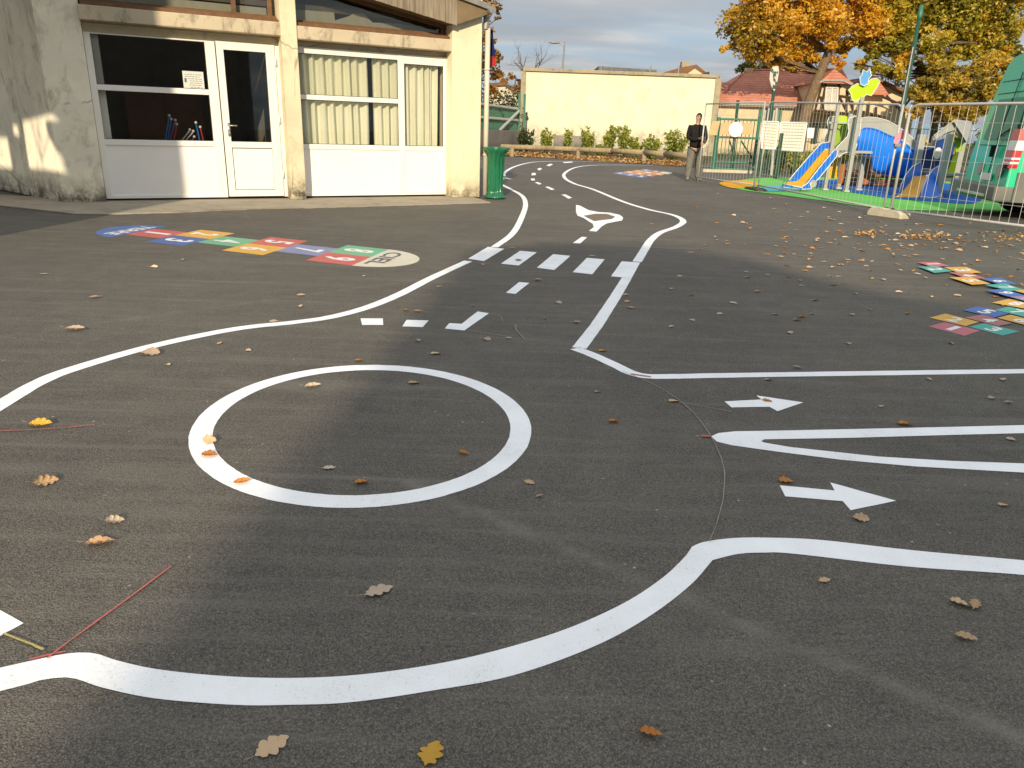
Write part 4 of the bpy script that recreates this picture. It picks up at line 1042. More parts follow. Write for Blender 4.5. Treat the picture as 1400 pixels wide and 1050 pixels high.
# flag on the end wall
p1 = at(671, 30, 14.6)
fg = thing('flag', 'dark blue and red flag hanging beside the right end of the school roof', 'flag', (p1.x, p1.y, 2.2))
b = MB(); a, c = at(668, 40, 14.6), at(673.5, 40, 14.6); lo0, lo1 = at(669, 85, 14.6), at(677.5, 85, 14.6)
def cl(t0, t1, k=10):
    rows = []
    bb = MB()
    for i in range(7):
        s_ = i/6; L_ = a.lerp(lo0, t0+(t1-t0)*s_); R__ = c.lerp(lo1, t0+(t1-t0)*s_)
        rows.append([bb.bm.verts.new(L_.lerp(R__, j/k)+Vector((0, .03*math.sin(j*1.7+i*.4), 0))) for j in range(k+1)])
    for x_, y_ in zip(rows, rows[1:]):
        for j in range(k): bb.bm.faces.new((x_[j], x_[j+1], y_[j+1], y_[j]))
    return bb
cl(0, .82).build('blue_band', 'flag_blue', fg, True); cl(.82, 1.12).build('red_band', 'flag_red', fg, True)
b = MB(); q = at(667, 14, 14.6); b.tube([q+Vector((-.25, -.1, .0)), at(671, 38, 14.6)+Vector((0, 0, .1))], .015, 6); b.build('flag_pole', 'zinc', fg)

# ------------------------------------------------------------------ green litter bin
bp = G(677, 271.5); bi = thing('litter_bin', 'glossy green fluted litter bin standing at the right corner of the school', 'litter bin', tuple(bp))
def fluted(prof, flutes, depth, n=96, c=bp, lean=(0, 0)):
    b = MB(); rings = []
    for r, z in prof:
        ring = []
        for j in range(n):
            a = 2*math.pi*j/n; k = depth*(.5+.5*math.cos(a*flutes)) if 0.06 < z < .80 else 0
            rr_ = r-k; ring.append(c+Vector((rr_*math.cos(a)+lean[0]*z, rr_*math.sin(a)+lean[1]*z, z)))
        rings.append(ring)
    loft(b.bm, rings, False); return b
pf = [(.0, .01), (.165, .01), (.185, .02), (.185, .05), (.160, .07), (.148, .15), (.142, .3), (.145, .5), (.155, .68), (.175, .78), (.215, .84), (.235, .87), (.235, .90), (.215, .905), (.17, .86), (.15, .75), (.14, .5), (.0, .45)]
fb_ = fluted(pf, 13, .020)
for v in fb_.bm.verts: v.co += Vector((mnoise.noise(v.co*9), mnoise.noise(v.co*9+Vector((5, 5, 5))), 0))*.022
fb_.build('body', 'bin', bi, True)
b = MB(); b.tube([bp+Vector((.225*math.cos(a), .225*math.sin(a), .90+.0*a)) for a in [2*math.pi*i/32 for i in range(32)]], .013, 8, False, True); b.build('rim', 'bin', bi, True)
b = MB(); b.tube([bp+Vector((.18*math.cos(a), .18*math.sin(a), .03)) for a in [2*math.pi*i/32 for i in range(32)]], .018, 8, False, True); b.build('base_ring', 'bin', bi, True)

# ------------------------------------------------------------------ unseen hall and added wall whose shadows fall on the yard
def back_plane(y0):
    o0 = Vector((0, y0, 0)); n = SUN_AZ
    xd = Vector((n.y, -n.x, 0))
    def pr(p):                                   # project a lit/shadow boundary point back towards the sun
        t = (p-o0).dot(n)/SUND.dot(n); q = p-SUND*t; r = q-o0; return (r.dot(xd), q.z)
    m = Matrix((xd, n, Vector((0, 0, 1)))).transposed().to_4x4(); m.translation = o0
    return pr, m
pr, mH = back_plane(-13)
s1 = pr(G(300, 760)); s2 = pr(G(640, 342)); s3 = pr(G(755, 332)); s4 = pr(G(900, 336)); s5 = pr(G(1010, 352)); s6 = pr(G(1220, 405)); s7 = pr(G(1400, 430)); 
hall = thing('pavilion', 'pale gabled hall behind the viewpoint that throws the long shadow over the yard', 'hall', (0, -13, 0))
xl = (s1[0]+s2[0])/2
top = [(xl, s2[1]), s3, s4, s5, s6, s7, (s7[0]+14, s7[1]+.3)]
P = [(xl, 0, 0)] + [(x, 0, z) for x, z in top] + [(top[-1][0], 0, 0)]
b = MB(mH); b.prism(P[::-1], (0, -.3, 0)); b.build('wall', 'grey_wall', hall)
b = MB(mH)
for x in (xl+.8, xl+3.0, xl+5.2): b.box(x, x+1.3, .0, .03, .9, 2.1)
b.build('window', 'window_dark', hall)
# unseen wing wall added on the left, holes shaped to cast the light patches
pr2, mW = back_plane(3.6)
e = pr2(FC.w(fx(253, 240), 0, fz(253, 240)))
def wallpt(x, y): X, Z = FL.px(x, y, 0); return FL.w(X, 0, Z)
holes = []
for q in ([(-30, 188), (10, 189), (18, 237), (-22, 232)], [(17.5, 171), (25, 173), (27.5, 194), (19.5, 190)], [(32, 166), (71, 156), (74, 172), (63, 173), (66, 186), (74, 200), (80, 214), (82, 224), (86, 243), (60, 239), (41, 237)], [(26, 233), (35, 234.5), (36, 240), (28, 239)]):
    holes.append([pr2(wallpt(*p)) for p in q])
H_W = 7.4
outer = [(e[0], -.05), (e[0], H_W), (e[0]-9, H_W), (e[0]-9, -.05)]
bm_ = holed_plate([outer]+[h for h in holes if all(e[0]-9 < x < e[0] and z > 0 for x, z in h)], .2)
b = MB(mW); b.join(bm_); wing = thing('covered_shelter', 'open sided shelter wall beyond the left edge that shades the left of the school', 'shelter', tuple(mW.translation+mW.to_3x3()@Vector((e[0]-4, 0, 0))))
b.build('wall', 'plaster_clean', wing)  # pale render chosen to bounce light onto the shaded school front
b = MB(mW)
for p, q in (((42, 166), (60, 232)), ((50, 160), (58, 225)), ((68, 188), (58, 222))):
    a_, c_ = pr2(wallpt(*p)), pr2(wallpt(*q)); b.tube([(a_[0], .1, a_[1]), (c_[0], .1, c_[1])], .012, 6)
b.build('cable', 'zinc', wing)
# pale sheets added behind the clerestory panes, painting in their bright reflection
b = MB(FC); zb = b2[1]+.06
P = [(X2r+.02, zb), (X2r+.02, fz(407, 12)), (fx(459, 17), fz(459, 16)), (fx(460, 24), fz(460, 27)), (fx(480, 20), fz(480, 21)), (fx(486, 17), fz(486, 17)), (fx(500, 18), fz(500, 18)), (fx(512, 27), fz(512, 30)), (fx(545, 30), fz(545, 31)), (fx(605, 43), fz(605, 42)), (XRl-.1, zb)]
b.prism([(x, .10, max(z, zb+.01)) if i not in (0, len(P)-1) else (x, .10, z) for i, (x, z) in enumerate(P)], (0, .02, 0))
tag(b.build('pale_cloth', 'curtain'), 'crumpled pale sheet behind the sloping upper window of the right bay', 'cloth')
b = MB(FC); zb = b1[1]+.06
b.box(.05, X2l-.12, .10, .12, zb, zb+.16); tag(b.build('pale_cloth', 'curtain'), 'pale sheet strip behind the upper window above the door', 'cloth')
# ------------------------------------------------------------------ far gable wall building
W0, W1 = G(715.5, 203.5), G(968, 213.5)
FW = Frame(W0, W1)
fwb = thing('flat_roofed_hall', 'big windowless pale yellow wall of a flat roofed hall behind the row of shrubs', 'hall', tuple(W0))
tl = FW.px(723, 97); tr = FW.px(969, 106.5); tl2 = FW.px(716, 96); 
b = MB(FW); b.prism([(0, 0, 0), (FW.L, 0, 0), (FW.L, 0, tr[1]), (0, 0, tl[1])], (0, 9, 0)); b.build('wall', 'far_wall', fwb)
b = MB(FW); b.prism([(-.15, -.14, tl[1]+.001), (FW.L+.12, -.14, tr[1]+.001), (FW.L+.12, -.14, tr[1]+.17), (-.15, -.14, tl[1]+.19)], (0, 9.3, 0)); b.build('roof_capping', 'capping', fwb)
b = MB(FW); b.box(-.28, .02, -.10, .5, 0, tl[1]-.01, bev=.02); b.build('left_pier', 'capping', fwb)
b = MB(FW); b.box(FW.L-.04, FW.L+.30, -.10, .5, 0, tr[1]-.01, bev=.02); b.build('right_pier', 'capping', fwb)
b = MB(FW); x, z = FW.px(812, 200); b.box(x-.28*9, x-.0, -.4, 0, 0, .9); b.build('plinth', 'grey_wall', fwb)
# small roof tuft and antenna bits on the hall roof
b = MB(FW)
for xx in (822, 889, 928):
    a = FW.px(xx, 96, .6); b.tube([(a[0], .6, a[1]-.4), (a[0], .6, a[1]+.25)], .04, 6)
b.build('vent_pipe', 'chrome', fwb)

# ------------------------------------------------------------------ vegetation helpers
def leaf_cloud(mb, c, rad, n, size, rr, squash=(1, 1, 1), hollow=.5):
    for _ in range(n):
        while True:
            p = Vector((rr.uniform(-1, 1), rr.uniform(-1, 1), rr.uniform(-1, 1)))
            if p.length < 1: break
        p = p.normalized()*(p.length**hollow)
        p = Vector((p.x*squash[0], p.y*squash[1], p.z*squash[2]))*rad+c
        s_ = size*rr.uniform(.6, 1.3)
        a = Vector((rr.gauss(0, 1), rr.gauss(0, 1), rr.gauss(0, .7))).normalized(); q = a.orthogonal().normalized()
        q = (Matrix.Rotation(rr.uniform(0, 6.28), 3, a) @ q)
        mb.face([p-a*s_*.6, p-q*s_*.28, p+a*s_*.5, p+q*s_*.28])
def limb(mb, a, d, L, r, rr, depth, tips, bend=.25, up=.1):
    pts = [a]; rad = [r]; p = a.copy(); dd = d.normalized(); k = 5
    for i in range(k):
        dd = (dd+Vector((rr.gauss(0, bend), rr.gauss(0, bend), rr.gauss(0, bend)+up))*.5).normalized()
        p = p+dd*L/k; pts.append(p.copy()); rad.append(r*(1-.62*(i+1)/k))
    mb.tube(pts, rad, 7 if r > .05 else 4)
    if depth == 0: tips.append(p); return
    for _ in range(rr.choice([2, 3, 3])):
        i = rr.randrange(2, k+1)
        nd = (dd+Vector((rr.gauss(0, .8), rr.gauss(0, .8), rr.gauss(0, .6)))).normalized()
        limb(mb, pts[i], nd, L*rr.uniform(.5, .75), rad[i]*.75, rr, depth-1, tips, bend, up)
    tips.append(p)
def cloud_tree(name, label, base, blobs, n_leaf, size, leafm, barkm, Y, trunk=None, limbs=None, group=None, seed=1, cat='tree', trunk_r=.2, extra=0, jump=.0, shade_n=.5):
    """tree whose leaf clumps are given as (x px, y px, r px, depth offset)"""
    rr = random.Random(seed)
    root = thing(name, label, cat, tuple(base), group)
    tb = MB(); tips = []
    if trunk:
        tb.tube([p for p, _ in trunk], [r for _, r in trunk], 10)
    cs = [(at(x, y, Y+dz), r*pxm(Y)) for x, y, r, dz in blobs]
    start = trunk[-1][0] if trunk else Vector(base)
    tr_pts = [p for p, _ in trunk][len(trunk)//2:] if trunk else [start]
    for c, r in cs:
        s_ = min(tr_pts, key=lambda q: (q-c).length); mid = s_.lerp(c, .5)+Vector((rr.gauss(0, .12), rr.gauss(0, .12), rr.gauss(0, .1)))*(c-s_).length
        rb = min(trunk_r*.34, .03+.018*(c-s_).length)
        tb.tube([s_, mid, c], [rb, rb*.6, rb*.25], 6)
        for _ in range(4):
            e = c+Vector((rr.gauss(0, .6), rr.gauss(0, .6), rr.gauss(0, .6)))*r
            tb.tube([mid.lerp(c, rr.random()), (c+e)/2, e], [rb*.3, rb*.2, .008], 4)
    tb.build('trunk', barkm, root, True)
    cr = MB(); tot = sum(r*r for _, r in cs); tint = []
    for c, r in cs:
        k = int(n_leaf*r*r/tot); base_t = rr.uniform(.25, .75)
        sub = max(6, k//60)
        for _ in range(sub):                     # small clumps on the outside of each mass
            o = Vector((rr.gauss(0, 1), rr.gauss(0, 1), rr.gauss(0, 1))).normalized()*r*rr.uniform(.3, 1.25)
            o.z *= .8; t0 = base_t+rr.gauss(0, .16)
            kk = k//sub; before = len(cr.bm.faces); leaf_cloud(cr, c+o, r*rr.uniform(.3, .75), kk, size, rr, (1, 1, .7), .6)
            tint += [min(1, max(0, t0+rr.gauss(0, .14))) for _ in range(kk)]
    ob = cr.build('crown', leafm, root); at_ = ob.data.attributes.new('tint', 'FLOAT', 'FACE')
    n = len(ob.data.polygons); tint = (tint+[.5]*n)[:n]; at_.data.foreach_set('value', tint)
    return root
def shrub(px, py, hpx, wpx, Y, leafm, label, seed, name='shrub', group=None, size=.07, n=420, stems=7, cat='shrub'):
    rr = random.Random(seed); base = at(px, py, Y); base.z = 0
    top = at(px, py-hpx, Y); H = hpx*pxm(Y); W = wpx*pxm(Y)/2
    root = thing(name, label, cat, tuple(base), group); sb = MB(); cr = MB(); tint = []
    for i in range(stems):
        a = rr.uniform(0, 6.28); h = H*rr.uniform(.6, 1.0) if i else H
        e = base+Vector((math.cos(a)*W*rr.uniform(.2, .9), math.sin(a)*W*.6, h)); m_ = base.lerp(e, .5)+Vector((rr.gauss(0, .05), 0, 0))*W
        if i == 0: e.x = base.x+rr.uniform(-.1, .1)*W
        sb.tube([base, m_, e], [.02, .014, .006], 4)
        kk = n//stems
        for j in range(kk):
            t = rr.uniform(.15, 1.03); p = base.lerp(m_, t*2) if t < .5 else m_.lerp(e, t*2-1)
            o = Vector((rr.gauss(0, 1), rr.gauss(0, 1), rr.gauss(0, .5)))*W*.17*(1.3-t*.7); 
            s_ = size*rr.uniform(.7, 1.3); ax = Vector((rr.gauss(0, .7), rr.gauss(0, .7), rr.uniform(.1, 1))).normalized(); q = ax.orthogonal().normalized()
            q = Matrix.Rotation(rr.uniform(0, 6.28), 3, ax) @ q; p = p+o
            if p.z < .02: p.z = .05
            cr.face([p-ax*s_*.6, p-q*s_*.28, p+ax*s_*.6, p+q*s_*.28]); tint.append(min(1, max(0, .35+.35*t+rr.gauss(0, .2))))
    sb.build('stem', 'bark_pale', root); ob = cr.build('foliage', leafm, root)
    at_ = ob.data.attributes.new('tint', 'FLOAT', 'FACE'); n_ = len(ob.data.polygons); at_.data.foreach_set('value', (tint+[.5]*n_)[:n_]); return root
# shrubs in the bed in front of the wall
SG = 'shrubs planted along the pale yellow wall'
for i, (x, y, h, w_, Y, lm_, lb) in enumerate([(718, 203, 26, 22, 43, 'leaf_dark', 'dark shrub at the left end of the row before the wall'),
    (747, 204, 28, 16, 42, 'leaf_bush', 'upright bright shrub second from the left of the row'), (774, 205, 27, 17, 42, 'leaf_bush', 'loose shrub third from the left of the row'),
    (801, 206, 31, 19, 41, 'leaf_bush', 'tall greyish shrub fourth from the left of the row'), (820, 206, 12, 10, 40.5, 'leaf_bush', 'very small low shrub between two tall shrubs'),
    (833, 207, 33, 15, 40.5, 'leaf_bush', 'tallest narrow shrub near the middle of the row'), (852, 209, 34, 17, 39.5, 'leaf_bush', 'tall two pointed shrub right of the tallest narrow one'),
    (869, 209, 22, 14, 39, 'leaf_bush', 'smaller shrub leaning against the two pointed shrub'), (889, 211, 27, 26, 38, 'leaf_bush', 'round dense green shrub second from the right of the row'),
    (920, 219, 34, 34, 35.5, 'leaf_bush', 'wide yellowish shrub at the right end of the row')]):
    shrub(x, y, h*1.12, w_*1.3, Y, lm_, lb, 20+i, group=SG, size=.15, n=900, stems=12)
# timber rail
rp_ = [(684, 207.5), (700, 207), (745, 208), (790, 210.5), (835, 213), (880, 215.5), (908, 220.5), (945, 226)]
gp = [(684, 213.5), (700, 214), (745, 215.5), (790, 217.5), (835, 219.5), (880, 222.5), (908, 225), (945, 229)]
tr_ = thing('timber_rail', 'long low weathered timber rail on short posts in front of the shrubs', 'timber rail', tuple(G(790, 217)))
gs = [G(*p) for p in gp]
for a, c in zip(gs, gs[1:]):
    b = MB(); b.tube([a+Vector((0, 0, .42)), c+Vector((0, 0, .42))], .11, 8); b.build('rail', 'wood_rail', tr_, True)
for a in gs[1::2]:
    b = MB(); b.tube([a, a+Vector((0, 0, .40))], .10, 8); b.build('post', 'wood_rail', tr_)
# low grey wall and green mesh fence left of the hall
q0, q1 = G(630, 214), G(716, 206)
b = MB(); zt = at(690, 178, q0.y).z
LW = Frame((q0.x, q0.y), (q1.x, q1.y)); hw = LW.px(690, 178)[1]
b = MB(LW); b.box(0, LW.L, 0, .25, 0, hw, bev=.01); tag(b.build('low_wall', 'grey_wall'), 'low grey retaining wall between the school and the yellow wall', 'low wall')
fn = thing('mesh_fence', 'green mesh sports fence with white rails above the low grey wall', 'fence', tuple(LW.w(0, .4, 0)))
zr = [LW.px(690, 146.5, .4)[1], LW.px(690, 163, .4)[1]]
for z in zr:
    b = MB(LW); b.tube([(0, .4, z), (LW.L-.2, .4, z)], .07, 6); b.build('rail', 'galv', fn)
b = MB(LW); a = LW.px(684, 177, .35); c = LW.px(709, 152, .35); b.tube([(a[0], .35, a[1]), (c[0], .35, c[1])], .08, 6); b.build('brace', 'galv', fn)
b = MB(LW)
x = .1
while x < LW.L-.2: b.box(x-.012, x+.012, .40, .42, hw, zr[0]); x += .12
for z_ in [hw+.1+i*.25 for i in range(int((zr[0]-hw)/.25))]: b.box(0, LW.L-.2, .405, .415, z_-.012, z_+.012)
b.build('mesh', 'green_metal', fn)
for xx in (709, 716):
    b = MB(LW); a = LW.px(xx, 177, .4); b.box(a[0]-.06, a[0]+.06, .34, .46, hw-.2, LW.px(xx, 128, .4)[1]); b.build('post', 'green_metal', fn)
# hedge behind that fence
rr = random.Random(3); hr = thing('hedge', 'dark clipped hedge behind the green mesh fence beside the yellow wall', 'hedge', tuple(at(690, 190, 50)))
cr = MB(); n = 0
for i in range(30):
    c = at(rr.uniform(655, 712), rr.uniform(134, 180), rr.uniform(50, 53)); leaf_cloud(cr, c, .9, 130, .18, rr)
tinted(cr, 'foliage', 'leaf_dark', lambda i: rr.uniform(0, 1), hr)
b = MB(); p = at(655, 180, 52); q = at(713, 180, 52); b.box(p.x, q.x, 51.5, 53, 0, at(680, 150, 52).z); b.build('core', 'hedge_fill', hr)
# pale house gable behind
hs = thing('small_house', 'small pale gabled outbuilding behind the mesh fence left of the yellow wall', 'house', tuple(at(690, 190, 62)))
Pt = [at(x, y, 62) for x, y in ((668, 190), (668, 119), (690, 117), (711, 131), (716, 150), (716, 190))]
b = MB(); b.prism(Pt, (0, 6, 0)); b.build('wall', 'pale_wall', hs)
b = MB(); b.prism([Pt[1]+Vector((-.2, -.2, 0)), Pt[2]+Vector((0, -.2, 0)), Pt[3]+Vector((.2, -.2, -.1)), Pt[3]+Vector((.2, -.2, .12)), Pt[2]+Vector((0, -.2, .25)), Pt[1]+Vector((-.2, -.2, .25))], (0, 6.4, 0)); b.build('roof', 'roof_brown', hs)
# trees on the left beyond the school
cloud_tree('birch_tree', 'yellowing birch with hanging twigs just right of the school roof', at(668, 200, 40)*Vector((1, 1, 0)) if False else Vector((at(668, 200, 40).x, 40, 0)),
    [(664, 2, 12, 0), (676, -8, 10, 0), (682, 12, 5, 0), (681, 24, 3.5, 0), (667, 50, 10, 0), (672, 75, 9, 0), (682, 80, 6, 0), (673, 100, 10, 0), (684, 104, 6, 0), (672, 125, 9, 0), (660, 90, 14, 1), (650, 60, 18, 2)],
    4200, .16, M['leaf_green'] if False else 'leaf_brown', 'bark_pale', 40, [(Vector((at(655, 200, 40).x, 40, 0)), .16), (Vector((at(655, 120, 40).x, 40, 3.4)), .12), (at(660, 40, 40), .07)], seed=5, trunk_r=.12)
cloud_tree('small_tree', 'thin rusty tree above the outbuilding left of the yellow wall', Vector((at(702, 190, 66).x, 66, 0)),
    [(690, 112, 7, 0), (700, 118, 8, 0), (711, 112, 6, 0), (707, 122, 6, 0), (716, 124, 5, 0), (696, 104, 5, 0)], 900, .22, 'leaf_brown', 'bark_pale', 66,
    [(Vector((at(702, 190, 66).x, 66, 0)), .15), (at(703, 130, 66), .09), (at(705, 105, 66), .04)], seed=8, trunk_r=.1)
rr = random.Random(4); bt = thing('bare_tree', 'bare twiggy tree rising behind the left end of the yellow wall', 'tree', (at(722, 190, 70).x, 70, 0)); tb = MB(); tips = []
tb.tube([Vector((at(722, 190, 70).x, 70, 0)), at(722, 110, 70)], [.18, .12], 6)
for _ in range(7): limb(tb, at(722, rr.uniform(105, 118), 70), Vector((rr.gauss(0, .6), 0, 1)), rr.uniform(1.6, 2.8), .05, rr, 2, tips, .3, .1)
tb.build('trunk', 'bark_pale', bt)

# far street lamp
lp = thing('street_lamp', 'tall grey street lamp with one arm to the left above the yellow wall', 'street lamp', (at(768, 180, 75).x, 75, 0))
b = MB(); t_ = at(772, 57, 75); m_ = at(769, 94, 75); b.tube([Vector((m_.x-.1, 75, 0)), m_, t_], [.12, .09, .06], 8); b.build('pole', 'zinc', lp)
b = MB(); b.tube([t_+Vector((0, 0, -.3)), at(764, 59, 75)], .05, 6); b.build('arm', 'zinc', lp)
b = MB(); p = at(758, 58.3, 75); b.ball(p, .45, 1.25, .4, .22); b.build('lamp_head', 'zinc', lp, True)

# roofs beyond the hall
bg1 = thing('far_building', 'long flat grey roofed building just visible above the yellow wall', 'building', tuple(at(858, 180, 80)*Vector((1, 1, 0)) if False else (at(858, 180, 80).x, 80, 0)))
a, c = at(822, 91, 80), at(893, 96, 80)
b = MB(); b.prism([(a.x, 80, 0), (c.x, 80, 0), (c.x, 80, c.z-1), (a.x, 80, a.z-1)], (0, 8, 0)); b.build('wall', 'pale_wall', bg1)
b = MB(); b.prism([(a.x-.3, 79.6, a.z-1), (c.x+.3, 79.6, c.z-1), (c.x+.3, 79.6, c.z), (a.x-.3, 79.6, a.z)], (0, 9, 0)); b.build('roof', 'roof_grey', bg1)
bg2 = thing('far_house', 'brown roofed house with a small pale gable above the right end of the yellow wall', 'house', (at(935, 180, 78).x, 78, 0))
pa, pb_, pc, pd = at(893, 103, 78), at(936, 95, 78), at(952, 88, 78), at(968, 101, 78)
b = MB(); b.prism([(pa.x, 78.2, 0), (pd.x, 78.2, 0), (pd.x, 78.2, pd.z-.3), (pa.x, 78.2, pa.z-.3)], (0, 7, 0)); b.build('wall', 'house_wall', bg2)
b = MB(); b.prism([pa, pd, pc, pb_+Vector((-.6, 0, .1))], (0, 7, 0)); rf = b.build('roof', 'roof_brown', bg2)
b = MB(); b.prism([at(937, 103, 77.7), at(950, 94, 77.7), at(962, 102, 77.7), at(962, 106, 77.7), at(937, 106, 77.7)], (0, .5, 0)); b.build('gable', 'house_wall', bg2)
b = MB(); q = at(936, 90, 80); b.box(q.x-.4, q.x+.4, 79.5, 80.3, q.z-1, q.z+.35); b.build('chimney', 'capping', rf)
b = MB(); q = at(969, 100, 76); b.prism([at(957, 103, 76), at(964, 99, 76), at(970, 98, 76), at(970, 103, 76)], (0, .3, 0)); b.build('roof_flashing', 'dark_gap', bg2)
shrub(887, 105, 14, 14, 56, 'leaf_bush', 'little tuft of greenery growing on top of the yellow wall', 77, 'roof_plant', None, .18, 160, 5, 'plant')
bpy.data.objects['roof_plant'].location.z = 0

# ------------------------------------------------------------------ red roofed house
HY = 53
def hp(x, y, d=0): return at(x, y, HY+d)
ho = thing('house', 'cream house with big red tiled roof and half timbered dormer behind the oak', 'house', (hp(1100, 190).x, HY, 0))
b = MB(); e0, e1 = hp(978, 143), hp(1252, 143)
b.prism([(e0.x, HY, 0), (e1.x, HY, 0), (e1.x, HY, hp(1100, 144).z), (e0.x, HY, hp(1100, 144).z)], (0, 8, 0)); b.build('wall', 'house_wall', ho)
# main hipped roof
zE = hp(1100, 144).z; ev = [Vector((e0.x-.3, HY-.4, zE)), Vector((hp(1175, 144).x, HY-.4, zE)), Vector((hp(1175, 144).x+.3, HY+8.4, zE)), Vector((e0.x-.3, HY+8.4, zE))]
r0, r1 = hp(1020, 96.5, 4), hp(1150, 95, 4)
b = MB(); 
b.face([ev[0], ev[1], r1, r0]); b.face([ev[3], ev[0], r0]); b.face([ev[1], ev[2], r1]); b.face([ev[2], ev[3], r0, r1]); b.face([ev[0], ev[3], ev[2], ev[1]])
rf = b.build('roof', 'roof_red', ho)
b = MB(); b.tube([r0, r1], .1, 6); b.tube([r0, ev[0]], .07, 6); b.tube([r1, ev[1]], .09, 6); b.build('ridge_tiles', 'roof_red', ho)
b = MB(); b.tube([ev[0]+Vector((0, -.08, -.08)), ev[1]+Vector((0, -.08, -.08))], .09, 6); b.build('gutter', 'zinc', ho)
for x, y in ((1029, 95),):
    q = hp(x, y, 3 if x > 1020 else 1.5); b = MB(); b.box(q.x-.25, q.x+.25, q.y+.7, q.y+1.1, q.z-1.0, q.z+.15); b.build('chimney', 'house_wall', rf)
# low left annex
b = MB(); b.prism([hp(972, 165, 1), hp(1000, 165, 1), hp(998, 126, 1), hp(972, 127, 1)], (0, 5, 0)); b.build('annex_wall', 'house_wall', ho)
b = MB(); b.prism([hp(970, 127, .7), hp(993, 127, .7), hp(999, 113, 2), hp(976, 112, 2)], (0, 3, -.2)); b.build('annex_roof', 'roof_red', ho)
# windows / shutters on ground floor
for x0, x1, y0, y1, mt in ((1036, 1046, 150, 166, 'green_metal'), (1046, 1058, 150, 166, 'window_dark'), (1058, 1070, 150, 166, 'green_metal'), (976, 986, 152, 164, 'curtain_pale')):
    a, c = hp(x0, y1, -.06), hp(x1, y0, -.06); b = MB(); b.box(a.x, c.x, HY-.08, HY-.02, a.z, c.z); b.build('shutter' if mt == 'green_metal' else 'window', mt, ho)
for x0, x1, y0, y1 in ((1108, 1121, 168, 196), (1130, 1140, 160, 175)):
    a, c = hp(x0, y1, -.06), hp(x1, y0, -.06); b = MB(); b.box(a.x, c.x, HY-.08, HY-.02, a.z, c.z); b.build('window', 'window_dark', ho)
# dormer with timber framing (stands forward)
D = -2.2
def dp(x, y, o=0): return at(x, y, HY+D-o)
b = MB(); b.prism([dp(1111, 152), dp(1168, 158), dp(1164, 112), dp(1120, 112)], (0, 4, 0)); dm = b.build('dormer', 'house_wall', ho)
b = MB(); b.prism([dp(1118, 113, .5), dp(1126, 107.5, .5), dp(1141, 94, .5), dp(1158, 107, .5), dp(1168, 115, .5)], (0, 5, 0)); b.build('dormer_roof', 'roof_red', dm)
b = MB(); b.prism([dp(1118, 114.5, .6), dp(1128, 111, .6), dp(1153, 111.5, .6), dp(1166, 117, .6), dp(1166, 114.5, .6), dp(1154, 109, .6), dp(1127, 108.5, .6), dp(1118, 112, .6)], (0, .3, 0)); b.build('dormer_eave', 'zinc', dm)
b = MB()
for p, q in (((1124, 114), (1114, 152)), ((1129, 115), (1122, 151)), ((1147, 115), (1145, 152)), ((1158, 122), (1157, 154)), ((1165, 124), (1166, 157)), ((1122, 118), (1150, 119)), ((1120, 133), (1127, 134)), ((1146, 131), (1168, 134)), ((1112, 151), (1168, 156)), ((1127, 151), (1122, 133)), ((1158, 153), (1148, 133)), ((1168, 155), (1160, 134))):
    b.tube([dp(*p, .03), dp(*q, .03)], .075, 4)
b.build('timber_frame', 'timber', dm)
b = MB(); b.prism([dp(1127.5, 150, .02), dp(1144.5, 151, .02), dp(1146, 120, .02), dp(1130, 119, .02)], (0, .1, 0)); wn = b.build('window', 'curtain_pale', dm)
b = MB()
for p, q in (((1127.5, 150), (1130, 119)), ((1144.5, 151), (1146, 120)), ((1136, 150), (1138, 120)), ((1130, 119.5), (1146, 120))): b.tube([dp(*p, .06), dp(*q, .06)], .05, 4)
b.build('window_frame', 'pvc', wn)
# right wing gable with overhanging roof
b = MB(); b.prism([dp(1160, 190), dp(1240, 190), dp(1236, 131), dp(1197, 110), dp(1166, 124)], (0, 8, 0)); rw = b.build('right_wing', 'house_wall', ho)
b = MB(); b.prism([dp(1196, 104, .6), dp(1240, 124, .6), dp(1241, 128, .6), dp(1197, 108.5, .6)], (0, 8, 0)); b.prism([dp(1196, 104, .6), dp(1162, 122, .6), dp(1163, 126, .6), dp(1196, 108.5, .6)], (0, 8, 0)); b.build('roof', 'roof_brown', rw)
b = MB(); b.prism([dp(1190, 129, .9), dp(1216, 130, .9), dp(1203, 112, .9)], (0, 1.5, 0)); b.build('porch_roof', 'roof_red', rw)
b = MB(); b.prism([dp(1176, 150, .8), dp(1215, 160, .8), dp(1215, 150, .8), dp(1181, 139, .8)], (0, 1.5, 0)); b.build('lower_roof', 'house_wall', rw)
b = MB()
for p, q in (((1188, 140), (1186, 160)), ((1206, 132), (1234, 144)), ((1212, 131), (1236, 156)), ((1198, 146), (1197, 160))): b.tube([dp(*p, 1), dp(*q, 1)], .08, 4)
b.build('timber_frame', 'timber', rw)
b = MB(); b.prism([dp(1192, 160, .1), dp(1202, 161, .1), dp(1203, 150, .1), dp(1193, 149, .1)], (0, .1, 0)); b.build('window', 'window_dark', rw)

